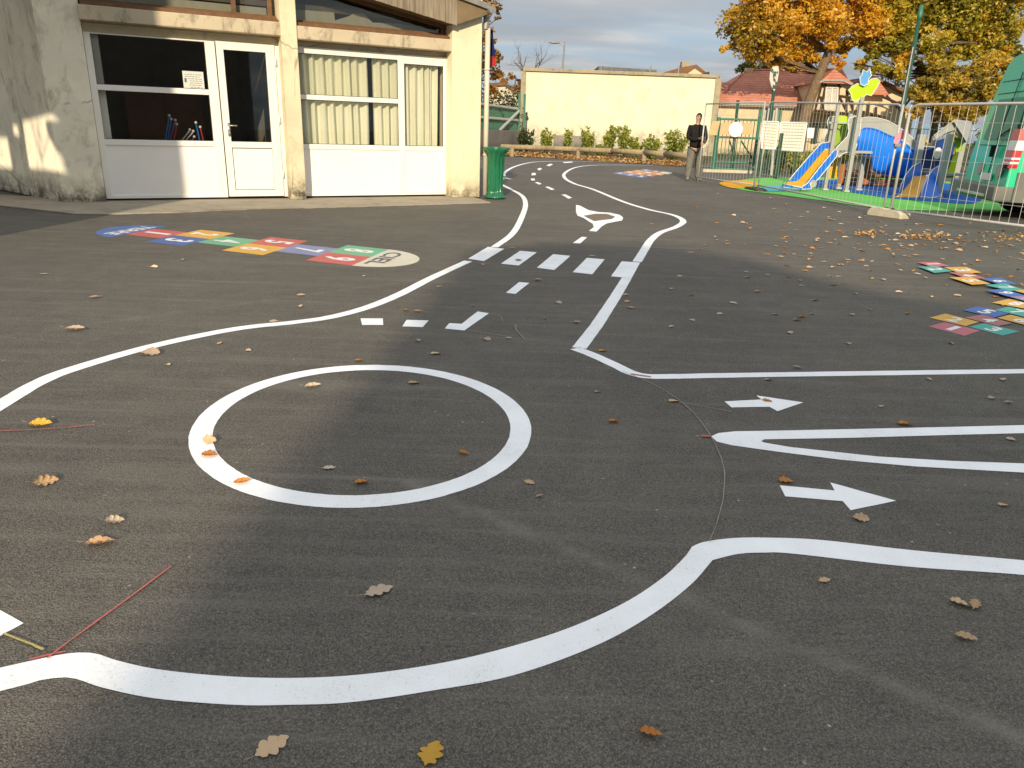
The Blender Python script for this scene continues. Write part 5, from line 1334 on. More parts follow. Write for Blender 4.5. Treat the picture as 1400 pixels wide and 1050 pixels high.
# ------------------------------------------------------------------ trees right
def V0(x, Y): return Vector((x, Y, 0))
OY = 50.5
tb_ = [(V0(at(1088, 215, OY).x-.1, OY), .52), (at(1092, 205, OY), .42), (at(1098, 170, OY), .37), (at(1108, 135, OY), .34), (at(1121, 100, OY), .31), (at(1134, 70, OY), .28), (at(1147, 45, OY), .22), (at(1158, 15, OY), .15), (at(1165, -20, OY), .10)]
blobs = [(1020, 30, 24, 0), (1045, 10, 26, 1), (1042, 55, 22, -1), (1028, 72, 14, 0), (1070, 35, 26, -1), (1075, 75, 18, 0), (1098, 20, 26, 1), (1100, 60, 20, 1), (1060, -15, 28, 0), (1030, -20, 22, 0), (1120, -10, 26, -1), (1130, 30, 20, -1.5),
  (1150, 60, 14, 1), (1165, 20, 22, 1), (1188, 35, 18, -1), (1150, 85, 9, 0), (1135, 50, 14, -1), (1055, 60, 20, 0), (1085, 88, 9, 0), (1175, 55, 13, 0), (1160, -20, 25, 0), (1200, 10, 18, 0), (1090, -40, 34, 0), (1140, -45, 34, 0), (1190, -30, 28, 0), (1012, 50, 13, 0), (1112, 78, 10, -.5), (1060, 84, 10, 0), (990, 66, 5, 0), (998, 63, 4, 0), (1005, 60, 4, 0), (1004, 15, 9, 0)]
cloud_tree('oak_tree', 'large leaning oak with orange autumn leaves in front of the red roofed house', tuple(tb_[0][0]), blobs, 52000, .235, 'leaf_oak', 'bark', OY, tb_, seed=12, trunk_r=.3)
blobs = [(1225, 20, 24, 0), (1250, 5, 26, 0), (1215, 60, 14, 0), (1195, 75, 10, 0), (1245, 45, 16, 1), (1275, 30, 20, 0), (1300, 10, 26, 0), (1330, 25, 22, 0), (1360, 15, 24, 0), (1385, 40, 16, 0), (1340, 55, 18, 0), (1310, 50, 14, 1), (1370, 70, 12, 0), (1232, 85, 9, 0),
  (1345, 85, 12, 0), (1280, -20, 32, 0), (1340, -20, 32, 0), (1225, -25, 28, 0), (1390, -10, 26, 0), (1200, 95, 7, 0), (1176, 88, 7, 0), (1262, 66, 9, 0), (1225, 55, 16, 0), (1240, 75, 12, 0), (1215, 95, 10, 0), (1295, 75, 14, 0), (1320, 70, 14, 0), (1260, 90, 9, 0), (1190, 60, 14, 2), (1200, 30, 20, 2), (1355, 50, 18, 0), (1385, 70, 12, 0), (1185, 100, 8, 0), (1280, 60, 16, -1.5), (1285, 88, 12, -1.5), (1302, 95, 12, -1), (1232, 100, 9, -1)]
cloud_tree('oak_tree', 'tall yellow green oak further right behind the green lamp post', tuple(V0(at(1290, 200, 50).x, 50)), blobs, 52000, .25, 'leaf_green', 'bark_pale', 50,
   [(V0(at(1278, 200, 50).x, 50), .24), (at(1279, 150, 50), .21), (at(1283, 100, 50), .19), (at(1292, 60, 50), .16), (at(1303, 20, 50), .12)], seed=15, trunk_r=.26)
blobs = [(1275, 125, 16, 0), (1300, 110, 16, 0), (1320, 125, 17, 0), (1290, 140, 14, 0), (1265, 140, 10, 0), (1335, 100, 14, 0), (1345, 125, 16, 0), (1330, 150, 14, 0), (1355, 85, 12, 0), (1310, 95, 10, 0), (1262, 112, 8, 0), (1365, 110, 14, 0), (1300, 158, 14, 0), (1395, 120, 18, 2), (1250, 150, 10, 0), (1255, 128, 10, 0), (1285, 95, 10, 0), (1375, 90, 12, 0)]
cloud_tree('autumn_tree', 'dense rusty brown tree behind the playhouse roof', tuple(V0(at(1312, 200, 46).x, 46)), blobs, 22000, .22, 'leaf_rust', 'bark_pale', 46,
   [(V0(at(1312, 200, 46).x, 46), .25), (at(1312, 150, 46), .18), (at(1318, 115, 46), .10)], seed=18, trunk_r=.2)
# bare trees between
for i, (x, lb) in enumerate(((1232, 'bare twiggy tree to the left of the green lamp post'), (1262, 'bare twiggy tree to the right of the green lamp post'), (1205, 'bare thin tree behind the bird figure'))):
    rr = random.Random(40+i); bt = thing('bare_tree', lb, 'tree', (at(x, 190, 62).x, 62, 0), 'bare trees behind the playground'); tb = MB(); tips = []
    s_ = at(x, 150, 62); tb.tube([V0(s_.x, 62), s_], [.2, .14], 6)
    for _ in range(6): limb(tb, s_, Vector((rr.gauss(0, .5), rr.gauss(0, .3), 1)), rr.uniform(2.2, 3.6), .07, rr, 3, tips, .3, .12)
    tb.build('trunk', 'bark_pale', bt)
# dark pine tip over the roof at left of the oak
cloud_tree('conifer', 'dark flat topped conifer peeking over the left end of the red roof', tuple(V0(at(1022, 190, 68).x, 68)), [(1016, 93, 6, 0), (1028, 90, 7, 0), (1040, 92, 6, 0), (1022, 86, 6, 0), (1010, 96, 4, 0), (1050, 92, 6, 0)], 1500, .25, 'leaf_dark', 'bark_pale', 68,
   [(V0(at(1024, 190, 68).x, 68), .2), (at(1025, 100, 68), .08)], seed=21, trunk_r=.1)
# background hedges and bushes behind the green fence
SB = 'bushes behind the green fence'
for i, (x, y, h, w_, Y, lm_, lb) in enumerate([(1060, 238, 34, 34, 27, 'leaf_bush', 'yellow green bush below the left white board'), (1085, 238, 30, 34, 27.5, 'leaf_bush', 'yellow green bush below the right white board'),
    (1112, 236, 34, 30, 28, 'leaf_bush', 'bush behind the foot of the slide'), (1215, 232, 28, 50, 30, 'leaf_bush', 'low bush behind the blue slide tube'), (1262, 225, 40, 40, 31, 'leaf_green', 'olive bush left of the playhouse'), (1300, 225, 50, 44, 33, 'leaf_green', 'tall bush behind the playhouse roof'), (1345, 230, 60, 50, 34, 'leaf_dark', 'dark bush behind the van')]):
    shrub(x, y, h, w_, Y, lm_, lb, 60+i, 'bush', SB, .11, 1400, 14, 'bush')
# ------------------------------------------------------------------ temporary mesh fence panels
FGP = 'temporary mesh fence panels'
def panel(p0, p1, H, label, H0=None, Z=.13, dx=.14, dz=.30, hz=(), curved=True, r=.021):
    F = Frame(p0, p1); L = F.L; H0 = H if H0 is None else H0
    def zt(x): return Z+H0+(H-H0)*x/L
    root = thing('mesh_barrier', label, 'mesh barrier', (p0[0], p0[1], 0), FGP)
    b = MB(F); b.tube([(0, 0, .02), (0, 0, zt(0))], r*1.15, 8); b.build('upright', 'galv', root, True)
    b = MB(F); b.tube([(L, 0, .02), (L, 0, Z+H)], r*1.15, 8); b.build('upright', 'galv', root, True)
    b = MB(F); c = .14
    if curved: b.tube([(0, 0, zt(0)-c), (.04, 0, zt(0)-.03), (c, 0, zt(c)), (L-c, 0, zt(L-c)), (L-.04, 0, zt(L)-.03), (L, 0, zt(L)-c)], r, 8)
    else: b.tube([(0, 0, Z+H-.02), (L, 0, Z+H-.02)], r, 8)
    b.build('top_rail', 'galv', root, True)
    b = MB(F); b.tube([(0, 0, Z), (L, 0, Z)], r, 8); b.build('bottom_rail', 'galv', root, True)
    b = MB(F); x = dx
    while x < L-.02:
        b.tube([(x, 0, Z), (x, 0, zt(x))], .0030, 4, False); x += dx
    for z in [Z+H*k for k in (.16, .5, .84)]: b.tube([(0, .005, z), (L, .005, z)], .0028, 4, False)
    b.build('wire_mesh', 'galv', root)
    return F, root
fa, fb = G(954, 249), G(1030, 260); fb2 = G(1036, 261); fc = G(1206, 296); fd = G(1216, 297.5); fe = G(1470, 331)
def hgt(g, px, py):                      # height of a photo point above ground point g
    return at(px, py, g.y).z
h1 = hgt(fa, 962, 141); panel(fa, fb, h1-.13, 'farthest mesh fence panel, held upright by the standing man', curved=False, r=.017)
panel(fb2, fc, hgt(fc, 1234, 143)-.13, 'middle mesh fence panel in front of the slide tower', H0=hgt(fb2, 1040, 139)-.13, r=.017)
F3, p3 = panel(fd, fe, hgt(fd, 1240, 143)-.13, 'nearest mesh fence panel in front of the green van')
# clamps and feet
def foot(p, F, label, mat, w=.62, d=.22, h=.13, name='ballast_block'):
    root = thing(name, label, 'ballast block', tuple(p), 'ballast blocks of the temporary fence')
    Fm = F.mat().copy(); Fm.translation = p
    b = MB(Fm); P = [(-w/2, 0, 0), (w/2, 0, 0), (w/2, 0, h*.6), (w/2-.08, 0, h*.9), (w*.08, 0, h*.85), (w*.02, 0, h), (-w*.2, 0, h*1.05), (-w/2+.06, 0, h*.95), (-w/2, 0, h*.5)]
    b.prism([(x, -d/2, z) for x, _, z in P], (0, d, 0)); b.build('slab', mat, root, bevel=.015)
    b = MB(Fm)
    for x in (-.06, .06): b.tube([(x, -.0, h), (x, 0, h+.012)], .034, 10)
    b.build('socket', 'dark_gap', root)
    return root
F2 = Frame(fb2, fc)
foot((fc+fd)/2+Vector((.02, -.03, 0)), F3, 'pale concrete foot under the joint of the two nearest fence panels', 'block', .66, .26, .15)
foot((fb+fb2)/2+Vector((0, 0, 0)), F2, 'dark low rubber foot under the joint of the two farther fence panels', 'rubber_foot', .8, .26, .07)
b = MB(); q = (fc+fd)/2; 
for z in (1.15,): b.box(q.x-.09, q.x+.09, q.y-.04, q.y+.04, z, z+.05, bev=.008)
tag(b.build('fence_clamp', 'zinc'), 'steel clamp joining the two nearest fence panels', 'clamp')
pc_ = at(1232, 185, fc.y-.04); b = MB()
pts = [(-8, 8), (-7, 1), (-2, -4), (4, -8), (8, -7), (9, -2), (4, 0), (6, 4), (1, 5), (-3, 12), (-6, 14)]
s_ = pxm(fc.y); b.prism([pc_+Vector((x*s_, 0, -y*s_)) for x, y in pts], (0, .02, 0)); tag(b.build('ribbon', 'pink_cloth', bevel=.003), 'scrap of pink ribbon tied to the fence joint', 'ribbon')

# ------------------------------------------------------------------ person
ps = G(946, 246.5); PYd = ps.y
K = (hgt(ps, 949.5, 154.5))/1.78            # scale so the figure reaches its height
pr_ = thing('person', 'man in black sweater and grey work trousers holding the end of the mesh fence', 'person', tuple(ps))
def P3(x, y, z): return ps + Vector((x, y, z))*K
def skin(name, nodes, edges, mat, parent, root=0, sub=2):
    me = bpy.data.meshes.new(name); me.from_pydata([P3(*n[:3]) for n in nodes], edges, []); 
    o = bpy.data.objects.new(name, me); col.objects.link(o)
    sk = o.modifiers.new('s', 'SKIN'); sk.use_smooth_shade = True
    for i, n in enumerate(nodes):
        v = me.skin_vertices[0].data[i]; r = n[3]*K; ry = (n[4] if len(n) > 4 else n[3])*K; v.radius = (r, ry); v.use_root = (i == root)
    ss = o.modifiers.new('u', 'SUBSURF'); ss.levels = sub; ss.render_levels = sub
    dg = bpy.context.evaluated_depsgraph_get(); m2 = bpy.data.meshes.new_from_object(o.evaluated_get(dg)); bpy.data.objects.remove(o)
    bm = bmesh.new(); bm.from_mesh(m2); b = MB(); b.bm = bm; return b.build(name, mat, parent, True)
# facing the camera slightly turned to his left; hands on the pole at his left side (image right)
body_n = [(0, 0, .93, .09, .06), (0, 0, 1.12, .115, .075), (0, 0, 1.32, .145, .09), (0, .01, 1.46, .085, .07), (.005, 0, 1.53, .056, .056), (.01, -.01, 1.60, .078, .092), (.012, -.01, 1.69, .084, .096), (.012, 0, 1.755, .05, .06),
  (-.19, .0, 1.42, .062), (-.235, -.02, 1.14, .045), (-.10, -.20, 1.09, .036), (.06, -.245, 1.13, .027),            # his right arm across the front
  (.19, .0, 1.42, .062), (.245, -.02, 1.13, .045), (.19, -.19, 1.02, .036), (.115, -.235, .97, .027),
  (-.10, 0, .84, .095), (-.115, -.01, .48, .062), (-.125, .02, .09, .042), (-.15, -.10, .04, .035), (.10, 0, .84, .095), (.12, -.02, .48, .062), (.15, .02, .09, .042), (.19, -.10, .04, .035)]
body_e = [(0, 1), (1, 2), (2, 3), (3, 4), (4, 5), (5, 6), (6, 7), (2, 8), (8, 9), (9, 10), (10, 11), (2, 12), (12, 13), (13, 14), (14, 15), (0, 16), (16, 17), (17, 18), (18, 19), (0, 20), (20, 21), (21, 22), (22, 23)]
body = skin('body', body_n, body_e, 'skin', pr_)
sw = [(0, 0, .84, .195, .16), (0, 0, .98, .19, .155), (0, 0, 1.12, .185, .14), (0, 0, 1.32, .195, .13), (0, .01, 1.455, .14, .105), (0, .0, 1.51, .075, .072),
  (-.20, .0, 1.40, .092), (-.245, -.02, 1.14, .062), (-.10, -.205, 1.09, .050), (.02, -.24, 1.12, .043), (.20, .0, 1.40, .092), (.255, -.02, 1.13, .062), (.19, -.19, 1.03, .050), (.14, -.22, .985, .043)]
skin('sweater', sw, [(0, 1), (1, 2), (2, 3), (3, 4), (4, 5), (3, 6), (6, 7), (7, 8), (8, 9), (3, 10), (10, 11), (11, 12), (12, 13)], 'sweater', pr_)
tz = [(0, 0, .96, .175, .145), (-.10, 0, .82, .13), (-.118, -.01, .48, .102), (-.128, .02, .20, .098), (-.13, .01, .04, .10), (.10, 0, .82, .13), (.125, -.02, .48, .102), (.15, .02, .20, .098), (.155, .01, .04, .10)]
skin('trousers', tz, [(0, 1), (1, 2), (2, 3), (3, 4), (0, 5), (5, 6), (6, 7), (7, 8)], 'trousers', pr_)
for sx, tx in ((-.13, -.17), (.155, .21)):
    skin('shoe', [(sx, .05, .045, .050, .045), (sx, -.04, .045, .052, .042), (tx, -.14, .035, .048, .034), (tx, -.19, .03, .035, .026)], [(0, 1), (1, 2), (2, 3)], 'shoe', pr_)
# head details
hd = P3(.012, -.012, 1.665)
b = MB(); rr = random.Random(1); b2 = bmesh.new(); bmesh.ops.create_icosphere(b2, subdivisions=3, radius=1)
for v in list(b2.verts):
    c = v.co.copy()
    if c.z < .05 and c.y < .15 or c.z < -.35 or (c.y < -.45 and c.z < .45): b2.verts.remove(v)
for v in b2.verts: v.co = hd + Vector((v.co.x*.088, v.co.y*.104, v.co.z*.118+.006))*K*(1+rr.uniform(-.015, .02))
b.join(b2); b.build('hair', 'hair', pr_, True)
b = MB()
for sx in (-1, 1): b.ball(hd+Vector((sx*.030, -.085, .012))*K, .0085*K)
b.build('eyes', 'hair', pr_, True)
b = MB()
for sx in (-1, 1): b.tube([hd+Vector((sx*.016, -.094, .032))*K, hd+Vector((sx*.032, -.092, .038))*K, hd+Vector((sx*.047, -.080, .032))*K], .005*K, 5)
b.build('eyebrows', 'hair', pr_, True)
b = MB(); b.tube([hd+Vector((0, -.088, .015))*K, hd+Vector((0, -.106, -.018))*K, hd+Vector((0, -.088, -.028))*K], [.007*K, .013*K, .010*K], 6); b.build('nose', 'skin', pr_, True)
b = MB(); b.tube([hd+Vector((-.022, -.080, -.055))*K, hd+Vector((0, -.089, -.053))*K, hd+Vector((.022, -.080, -.055))*K], .006*K, 5); b.build('mouth', 'trousers' if False else 'play_brown', pr_, True)
b = MB()
for sx in (-1, 1): b.ball(hd+Vector((sx*.078, .005, -.005))*K, .026*K, .4, .7, 1.1)
b.build('ears', 'skin', pr_, True)
b = MB()                                                            # short beard shadow
b2 = bmesh.new(); bmesh.ops.create_icosphere(b2, subdivisions=3, radius=1)
for v in list(b2.verts):
    if v.co.z > -.35 or v.co.y > .3: b2.verts.remove(v)
for v in b2.verts: v.co = hd + Vector((v.co.x*.076, v.co.y*.093, v.co.z*.105-.006))*K
b.join(b2); b.build('beard', 'hair', pr_, True)
b = MB(); b.tube([P3(.03, -.115, .955), P3(.03, -.135, .955), ], .012*K, 8); b.build('belt_buckle', 'chrome', pr_)
# hands closing round the upright
pole0, poleH = fa, h1
for i, (wx, wy, wz) in enumerate(((.06, -.245, 1.13), (.115, -.235, .97))):
    wst = P3(wx, wy, wz); tgt = Vector((fa.x, fa.y, wst.z)); d_ = tgt-wst; d_.z = 0; dn_ = d_.normalized(); side = Vector((0, 0, 1))
    palm = tgt - dn_*.045*K
    perp = Vector((-dn_.y, dn_.x, 0)); 
    if perp.y > 0: perp = -perp
    b = MB(); b.tube([wst, wst.lerp(palm, .6), palm], [.028*K, .030*K, .033*K], 8)
    for k in range(4):
        z_ = (.032-.021*k)*K; ln = [.9, 1.0, .95, .8][k]
        b.tube([palm+side*z_, palm+side*z_+perp*.032*K+dn_*.02*K, tgt+side*z_+perp*.034*K+dn_*.015*K*ln, tgt+side*z_+dn_*.040*K*ln+perp*.01*K], [.0105*K, .0105*K, .009*K, .008*K], 6)
    b.tube([palm+side*.02*K-perp*.01*K, palm+side*.035*K-perp*.030*K+dn_*.03*K, tgt+side*.045*K-perp*.028*K+dn_*.02*K], [.012*K, .011*K, .009*K], 6)
    b.build('hand', 'skin', pr_, True)

# ------------------------------------------------------------------ green gate, signs, boards behind the fence
GY = 27
def gp_(x, y, Y=GY): return at(x, y, Y)
gt = thing('gate', 'green barred gate with crossed braces behind the temporary fence beside the man', 'gate', (gp_(1005, 235).x, GY, 0))
for x in (983, 1039):
    b = MB(); a = gp_(x, 160); b.tube([(a.x, GY, 0), (a.x, GY, a.z)], .06, 8); b.build('post', 'green_metal', gt)
b = MB(); xa, xb = gp_(976, 200).x, gp_(1040, 200).x; zt_, zb = gp_(1000, 163).z, .12
for z in (zt_, zb, gp_(1000, 188).z, gp_(1000, 222).z): b.tube([(xa, GY, z), (xb, GY, z)], .035, 6)
x = xa
while x < xb: b.tube([(x, GY, zb), (x, GY, zt_)], .014, 4); x += .13
b.build('bars', 'green_metal', gt)
b = MB()
zc_, zd = gp_(1000, 192).z, gp_(1000, 218).z; mid = (xa+xb)/2
for p, q in (((mid-.1, zc_), (xa+.5, zd)), ((mid+.1, zc_), (xb-.2, zd)), ((xa+.5, zc_), (mid, zd))): b.tube([(p[0], GY-.03, p[1]), (q[0], GY-.03, q[1])], .03, 5)
b.build('brace', 'dkgreen_metal', gt)
b = MB(); b.box(xa-.3, xb, GY-.1, GY+.1, 0, .10); b.build('threshold', 'block', gt)
# rigid fence going right
gf = thing('mesh_fence', 'dark green rigid mesh fence running behind the playground to the right', 'fence', (gp_(1150, 235).x, 29, 0))
xa, xb = gp_(1042, 200, 29).x, gp_(1330, 200, 29).x; zt_ = gp_(1150, 172, 29).z
b = MB(); x = xa
while x < xb: b.tube([(x, 29, .05), (x, 29, zt_)], .009, 4, False); x += .12
for z in (.08, .6, 1.1, zt_-.02): b.tube([(xa, 28.99, z), (xb, 28.99, z)], .014, 4)
b.build('mesh', 'dkgreen_metal', gf)
x = xa
while x < xb:
    b = MB(); b.box(x-.035, x+.035, 28.93, 29.0, 0, zt_+.06); b.build('post', 'dkgreen_metal', gf); x += 2.4
def post(px, y0, y1, Y, r, label, mat='dkgreen_metal', name='fence_post'):
    a, c = at(px[0], y0, Y), at(px[1], y1, Y); b = MB(); b.tube([(c.x if len(px) > 1 else a.x, Y, 0), (a.x, Y, a.z)], r, 8); return tag(b.build(name, mat), label, 'post')
post((1009, 1008), 137, 170, 28, .055, 'green post rising behind the round white sign')
post((1069, 1062), 182, 228, 24, .06, 'short dark green post in front of the white boards')
post((1062, 1060), 148, 200, 26, .05, 'pale slim post between the two white boards', 'galv')
b = MB(); c = gp_(1006, 177, 26.8); n = 28; b.prism([c+Vector((math.cos(2*math.pi*i/n), 0, math.sin(2*math.pi*i/n)))*9.2*pxm(26.8) for i in range(n)], (0, .03, 0))
tag(b.build('round_sign', 'sign_white'), 'round blank white sign on the green gate', 'sign')
for q, lb, mt in ((((1016, 168), (1028, 168), (1028, 184), (1015, 184)), 'square tan sign right of the round white sign', 'sign_tan'),
                  (((974, 166), (985, 165), (980, 185), (969, 184)), 'pale tan sign left of the gate near the man', 'sign_tan'),
                  (((986, 168), (999, 168), (997, 185), (985, 184)), 'pale tan sign just left of the round white sign', 'sign_tan')):
    b = MB(); b.prism([gp_(x, y, 26.85) for x, y in q], (0, .03, 0)); tag(b.build('square_sign', mt), lb, 'sign', 'small square signs on the gate')
for q, lb in ((((1042, 166), (1064.5, 167), (1060, 204), (1041, 203)), 'left white slatted board on the fence behind the slide'), (((1067, 167.5), (1103, 168), (1097, 207), (1066, 205)), 'right larger white slatted board on the fence behind the slide')):
    bd = thing('notice_board', lb, 'board', (gp_(q[0][0]+10, 205, 25.5).x, 25.5, 0), 'white slatted boards')
    Q = [at(x, y, 25.5) for x, y in q]; b = MB(); b.prism(Q, (0, .05, 0)); b.build('face', 'board', bd)
    b = MB()
    for i in range(1, 9):
        t = i/9; b.tube([Q[0].lerp(Q[3], t)+Vector((.05, -.006, 0)), Q[1].lerp(Q[2], t)+Vector((-.05, -.006, 0))], .007, 4)
    b.build('slat_joint', 'slab', bd)
    b = MB()
    for i in range(4): b.tube([Q[i]+Vector((0, -.01, 0)), Q[(i+1) % 4]+Vector((0, -.01, 0))], .022, 4)
    b.build('frame', 'sign_white', bd)
    for t in (.2, .8):
        b = MB(); xx = Q[0].lerp(Q[1], t); b.tube([(xx.x, 25.58, 0), (xx.x, 25.58, xx.z)], .035, 6); b.build('leg', 'dkgreen_metal', bd)
for q, lb, mt in ((((1104, 175), (1114, 175), (1112, 189), (1103, 188)), 'white sheet on the fence left of the slide top', 'sign_white'), (((1125, 176), (1131, 176), (1129, 190), (1123, 190)), 'pale green sheet on the fence behind the slide top', 'sail')):
    b = MB(); b.prism([at(x, y, 28.8) for x, y in q], (0, .02, 0)); tag(b.build('sheet', mt), lb, 'sheet')
# white lattice leaf on a dark post
sl_ = thing('decorative_lamp', 'white leaf shaped lattice panel on a dark green post before the red roof', 'lamp', (at(1056, 190, 30).x, 30, 0))
b = MB(); a = at(1057.5, 128, 30); b.tube([(at(1054, 170, 30).x, 30, 0), (a.x, 30, a.z), (at(1061, 92, 30).x, 30.05, at(1061, 92, 30).z)], [.08, .06, .04], 8); b.build('post', 'dkgreen_metal', sl_)
b = MB(); P = [(1053, 97), (1057, 91), (1064, 90), (1065, 97), (1063.5, 108), (1061, 120), (1058.5, 125), (1054.5, 118), (1052, 108)]
Q = [at(x, y, 29.9) for x, y in P]; b.prism(Q, (0, .03, 0)); b.build('panel', 'sail', sl_)
b = MB(); rr = random.Random(2)
for _ in range(26):
    x, y = rr.uniform(1054, 1063), rr.uniform(95, 120)
    if x > 1064-(y-95)*.12 or x < 1053+(y-100)*.18*(y > 100): continue
    c = at(x, y, 29.89); b.ball(c, .035, 1, .2, 1.3, 6, 4)
b.build('opening', 'dkgreen_metal', sl_)
# tall green lamp post
LPY = 23
lamp = thing('lamp_post', 'tall dark green lamp post behind the joint of the nearest fence panels', 'lamp post', (at(1226, 200, LPY).x, LPY, 0))
t_ = at(1257.5, 22, LPY); xb = t_.x
b = MB(); b.tube([(xb, LPY, 0), (xb, LPY, 1.2), (xb, LPY, t_.z)], [.085, .075, .05], 10); b.build('pole', 'dkgreen_metal', lamp, True)
b = MB(); b.tube([(xb, LPY, t_.z-.1), (xb, LPY, t_.z+.0), (xb, LPY, t_.z+.28)], [.05, .075, .05], 10); b.build('lamp_head', 'green_metal', lamp, True)
b = MB(); b.tube([(xb-.05, LPY-.06, 1.4), (xb-.05, LPY-.06, t_.z-.8)], .02, 5); b.build('cable', 'zinc', lamp)

# ------------------------------------------------------------------ climbing frame with slides
TY = 19.3
def q2(x, y): return (1060+x/5.53, 80+y/5.53)
def q3(x, y): return (1220+x/4.04, 60+y/4.04)
tw = thing('play_tower', 'children\'s climbing frame with yellow slide, blue tube, curvy grey panels and bird figure', 'play tower', (at(1170, 255, TY).x, TY, 0))
def pan(name, pts, Y, mat, th=.03, fn=q2, edge=None, lean=None, parent=None):
    Ys = Y if isinstance(Y, (list, tuple)) else [Y]*len(pts)
    Q = [at(*fn(x, y), yy) for (x, y), yy in zip(pts, Ys)]
    for v in Q: v.z = max(v.z, .025)
    b = MB(); b.prism(Q, (0, th, 0)); o = b.build(name, mat, parent or tw)
    if edge:
        b = MB(); b.tube([v+Vector((0, -.004, 0)) for v in Q], edge, 5, closed=True); b.build('panel_edge', 'play_white', o, True)
    return o
# far side grey panel and lime hood
pan('side_panel', [(405, 445), (425, 437), (470, 440), (478, 500), (462, 640), (440, 640), (330, 650), (395, 565), (400, 540), (392, 480)], TY+.35, 'play_grey', edge=.012)
pan('hood', [(478, 436), (520, 430), (545, 440), (548, 560), (500, 620), (450, 668), (440, 640), (462, 560), (478, 490)], TY+.2, 'play_lime_dark', .25)
pan('hood_cap', [(478, 434), (500, 430), (545, 438), (543, 492), (476, 488)], TY+.1, 'play_lime', .3)
# near grey panel
pan('side_panel', [(558, 450), (600, 443), (648, 448), (640, 560), (605, 690), (575, 712), (520, 714), (480, 745), (455, 722), (450, 695), (470, 665), (545, 590), (556, 545), (548, 480)], TY-.25, 'play_grey', edge=.012)
# curved grey rail and blue tube
gr_top = [(640, 450), (700, 442), (770, 448), (850, 470), (930, 515), (1010, 575), (1085, 655)]
gr_bot = [(1085, 720), (1010, 650), (930, 605), (860, 575), (760, 530), (700, 520), (650, 540), (625, 600)]
pan('curved_panel', gr_top+gr_bot, TY-.05, 'play_grey', .04, edge=.010)
# blue half tube as a bulged surface following the curve
b = MB(); top = catmull([Vector((x, y, 0)) for x, y in [(640, 540), (680, 522), (760, 532), (860, 576), (930, 606), (1000, 655), (1085, 730)]], 6)
bot = catmull([Vector((x, y, 0)) for x, y in [(605, 690), (640, 722), (715, 752), (740, 850), (850, 880), (950, 900), (1060, 940)]], 6)
rows = []
for t_, b_ in zip(top, bot):
    row = []
    for k in range(9):
        s_ = k/8; x = t_.x+(b_.x-t_.x)*s_; y = t_.y+(b_.y-t_.y)*s_; Y = TY-.15-.13*math.sin(math.pi*s_)**.8
        row.append(b.bm.verts.new(at(*q2(x, y), Y)))
    rows.append(row)
for r0_, r1_ in zip(rows, rows[1:]):
    for k in range(8): b.bm.faces.new((r0_[k], r1_[k], r1_[k+1], r0_[k+1]))
o = b.build('tube_slide', 'play_blue', tw, True)
sm = o.modifiers.new('t', 'SOLIDIFY'); sm.thickness = .03
b = MB(); b.tube([at(*q2(p.x, p.y), TY-.17) for p in top], .014, 6); b.build('tube_edge', 'play_sky', o, True)
# main slide: bed, two sides
sb = [(372, 690), (438, 688), (440, 706), (268, 905), (235, 952), (200, 972), (66, 945), (80, 936), (170, 928), (205, 890)]
Ysl = lambda x: TY-.05+(x-400)/360*.9
pan('slide_bed', sb, [Ysl(x) for x, _ in sb], 'play_yellow', .03)
fs = [(345, 642), (400, 632), (440, 640), (440, 680), (375, 688), (330, 740), (205, 892), (165, 930), (112, 936), (108, 915), (150, 862), (260, 735), (310, 680)]
pan('slide_side', fs, [Ysl(x)+.06 for x, _ in fs], 'play_blue', .03, edge=.012)
ns = [(448, 690), (470, 700), (462, 742), (415, 800), (330, 905), (300, 935), (262, 942), (272, 985), (205, 990), (203, 968), (240, 945), (290, 880), (360, 790)]
pan('slide_side', ns, [Ysl(x)-.42 for x, _ in ns], 'play_blue', .04, edge=.013)
pan('slide_toe', [(60, 948), (200, 975), (205, 992), (60, 972)], [Ysl(100)-.3]*4, 'play_blue', .06, edge=.01)
b = MB(); c = at(*q2(285, 948), Ysl(280)-.45); b.prism([c+Vector((math.cos(a), 0, math.sin(a)))*.09 for a in [2*math.pi*i/16 for i in range(16)]], (0, .05, 0)); b.build('wheel_disc', 'play_grey', tw)
b = MB(); b.tube([at(*q2(408, 486), TY+.1), at(*q2(545, 488), TY-.2)], .02, 6); b.build('hand_bar', 'play_white', tw)
# posts
def tpost(xt, yt, xb, yb, Y, w, mat='play_grey', fn=q2):
    a, c = at(*fn(xt, yt), Y), at(*fn(xb, yb), Y); x = (a.x+c.x)/2
    b = MB(); b.box(a.x-w/2, a.x+w/2, Y-w/2, Y+w/2, .02, a.z, bev=.012)
    o = b.build('post', mat, tw); b = MB(); b.box(a.x-w/2-.02, a.x+w/2+.02, Y-w/2-.02, Y+w/2+.02, .02, .06); b.build('post_shoe', 'galv', o); return o
for args in ((658, 290, 540, 980, TY-.5, .085), (480, 340, 365, 960, TY-.1, .08), (672, 740, 635, 960, TY+.3, .11), (575, 395, 485, 940, TY+.5, .09)): tpost(*args)
for args in ((165, 500, 130, 655, TY-.4, .15), (322, 498, 262, 850, 17.9, .14), (395, 520, 340, 740, 20.2, .12), (235, 510, 215, 700, 20.4, .10)): tpost(*args, fn=q3)
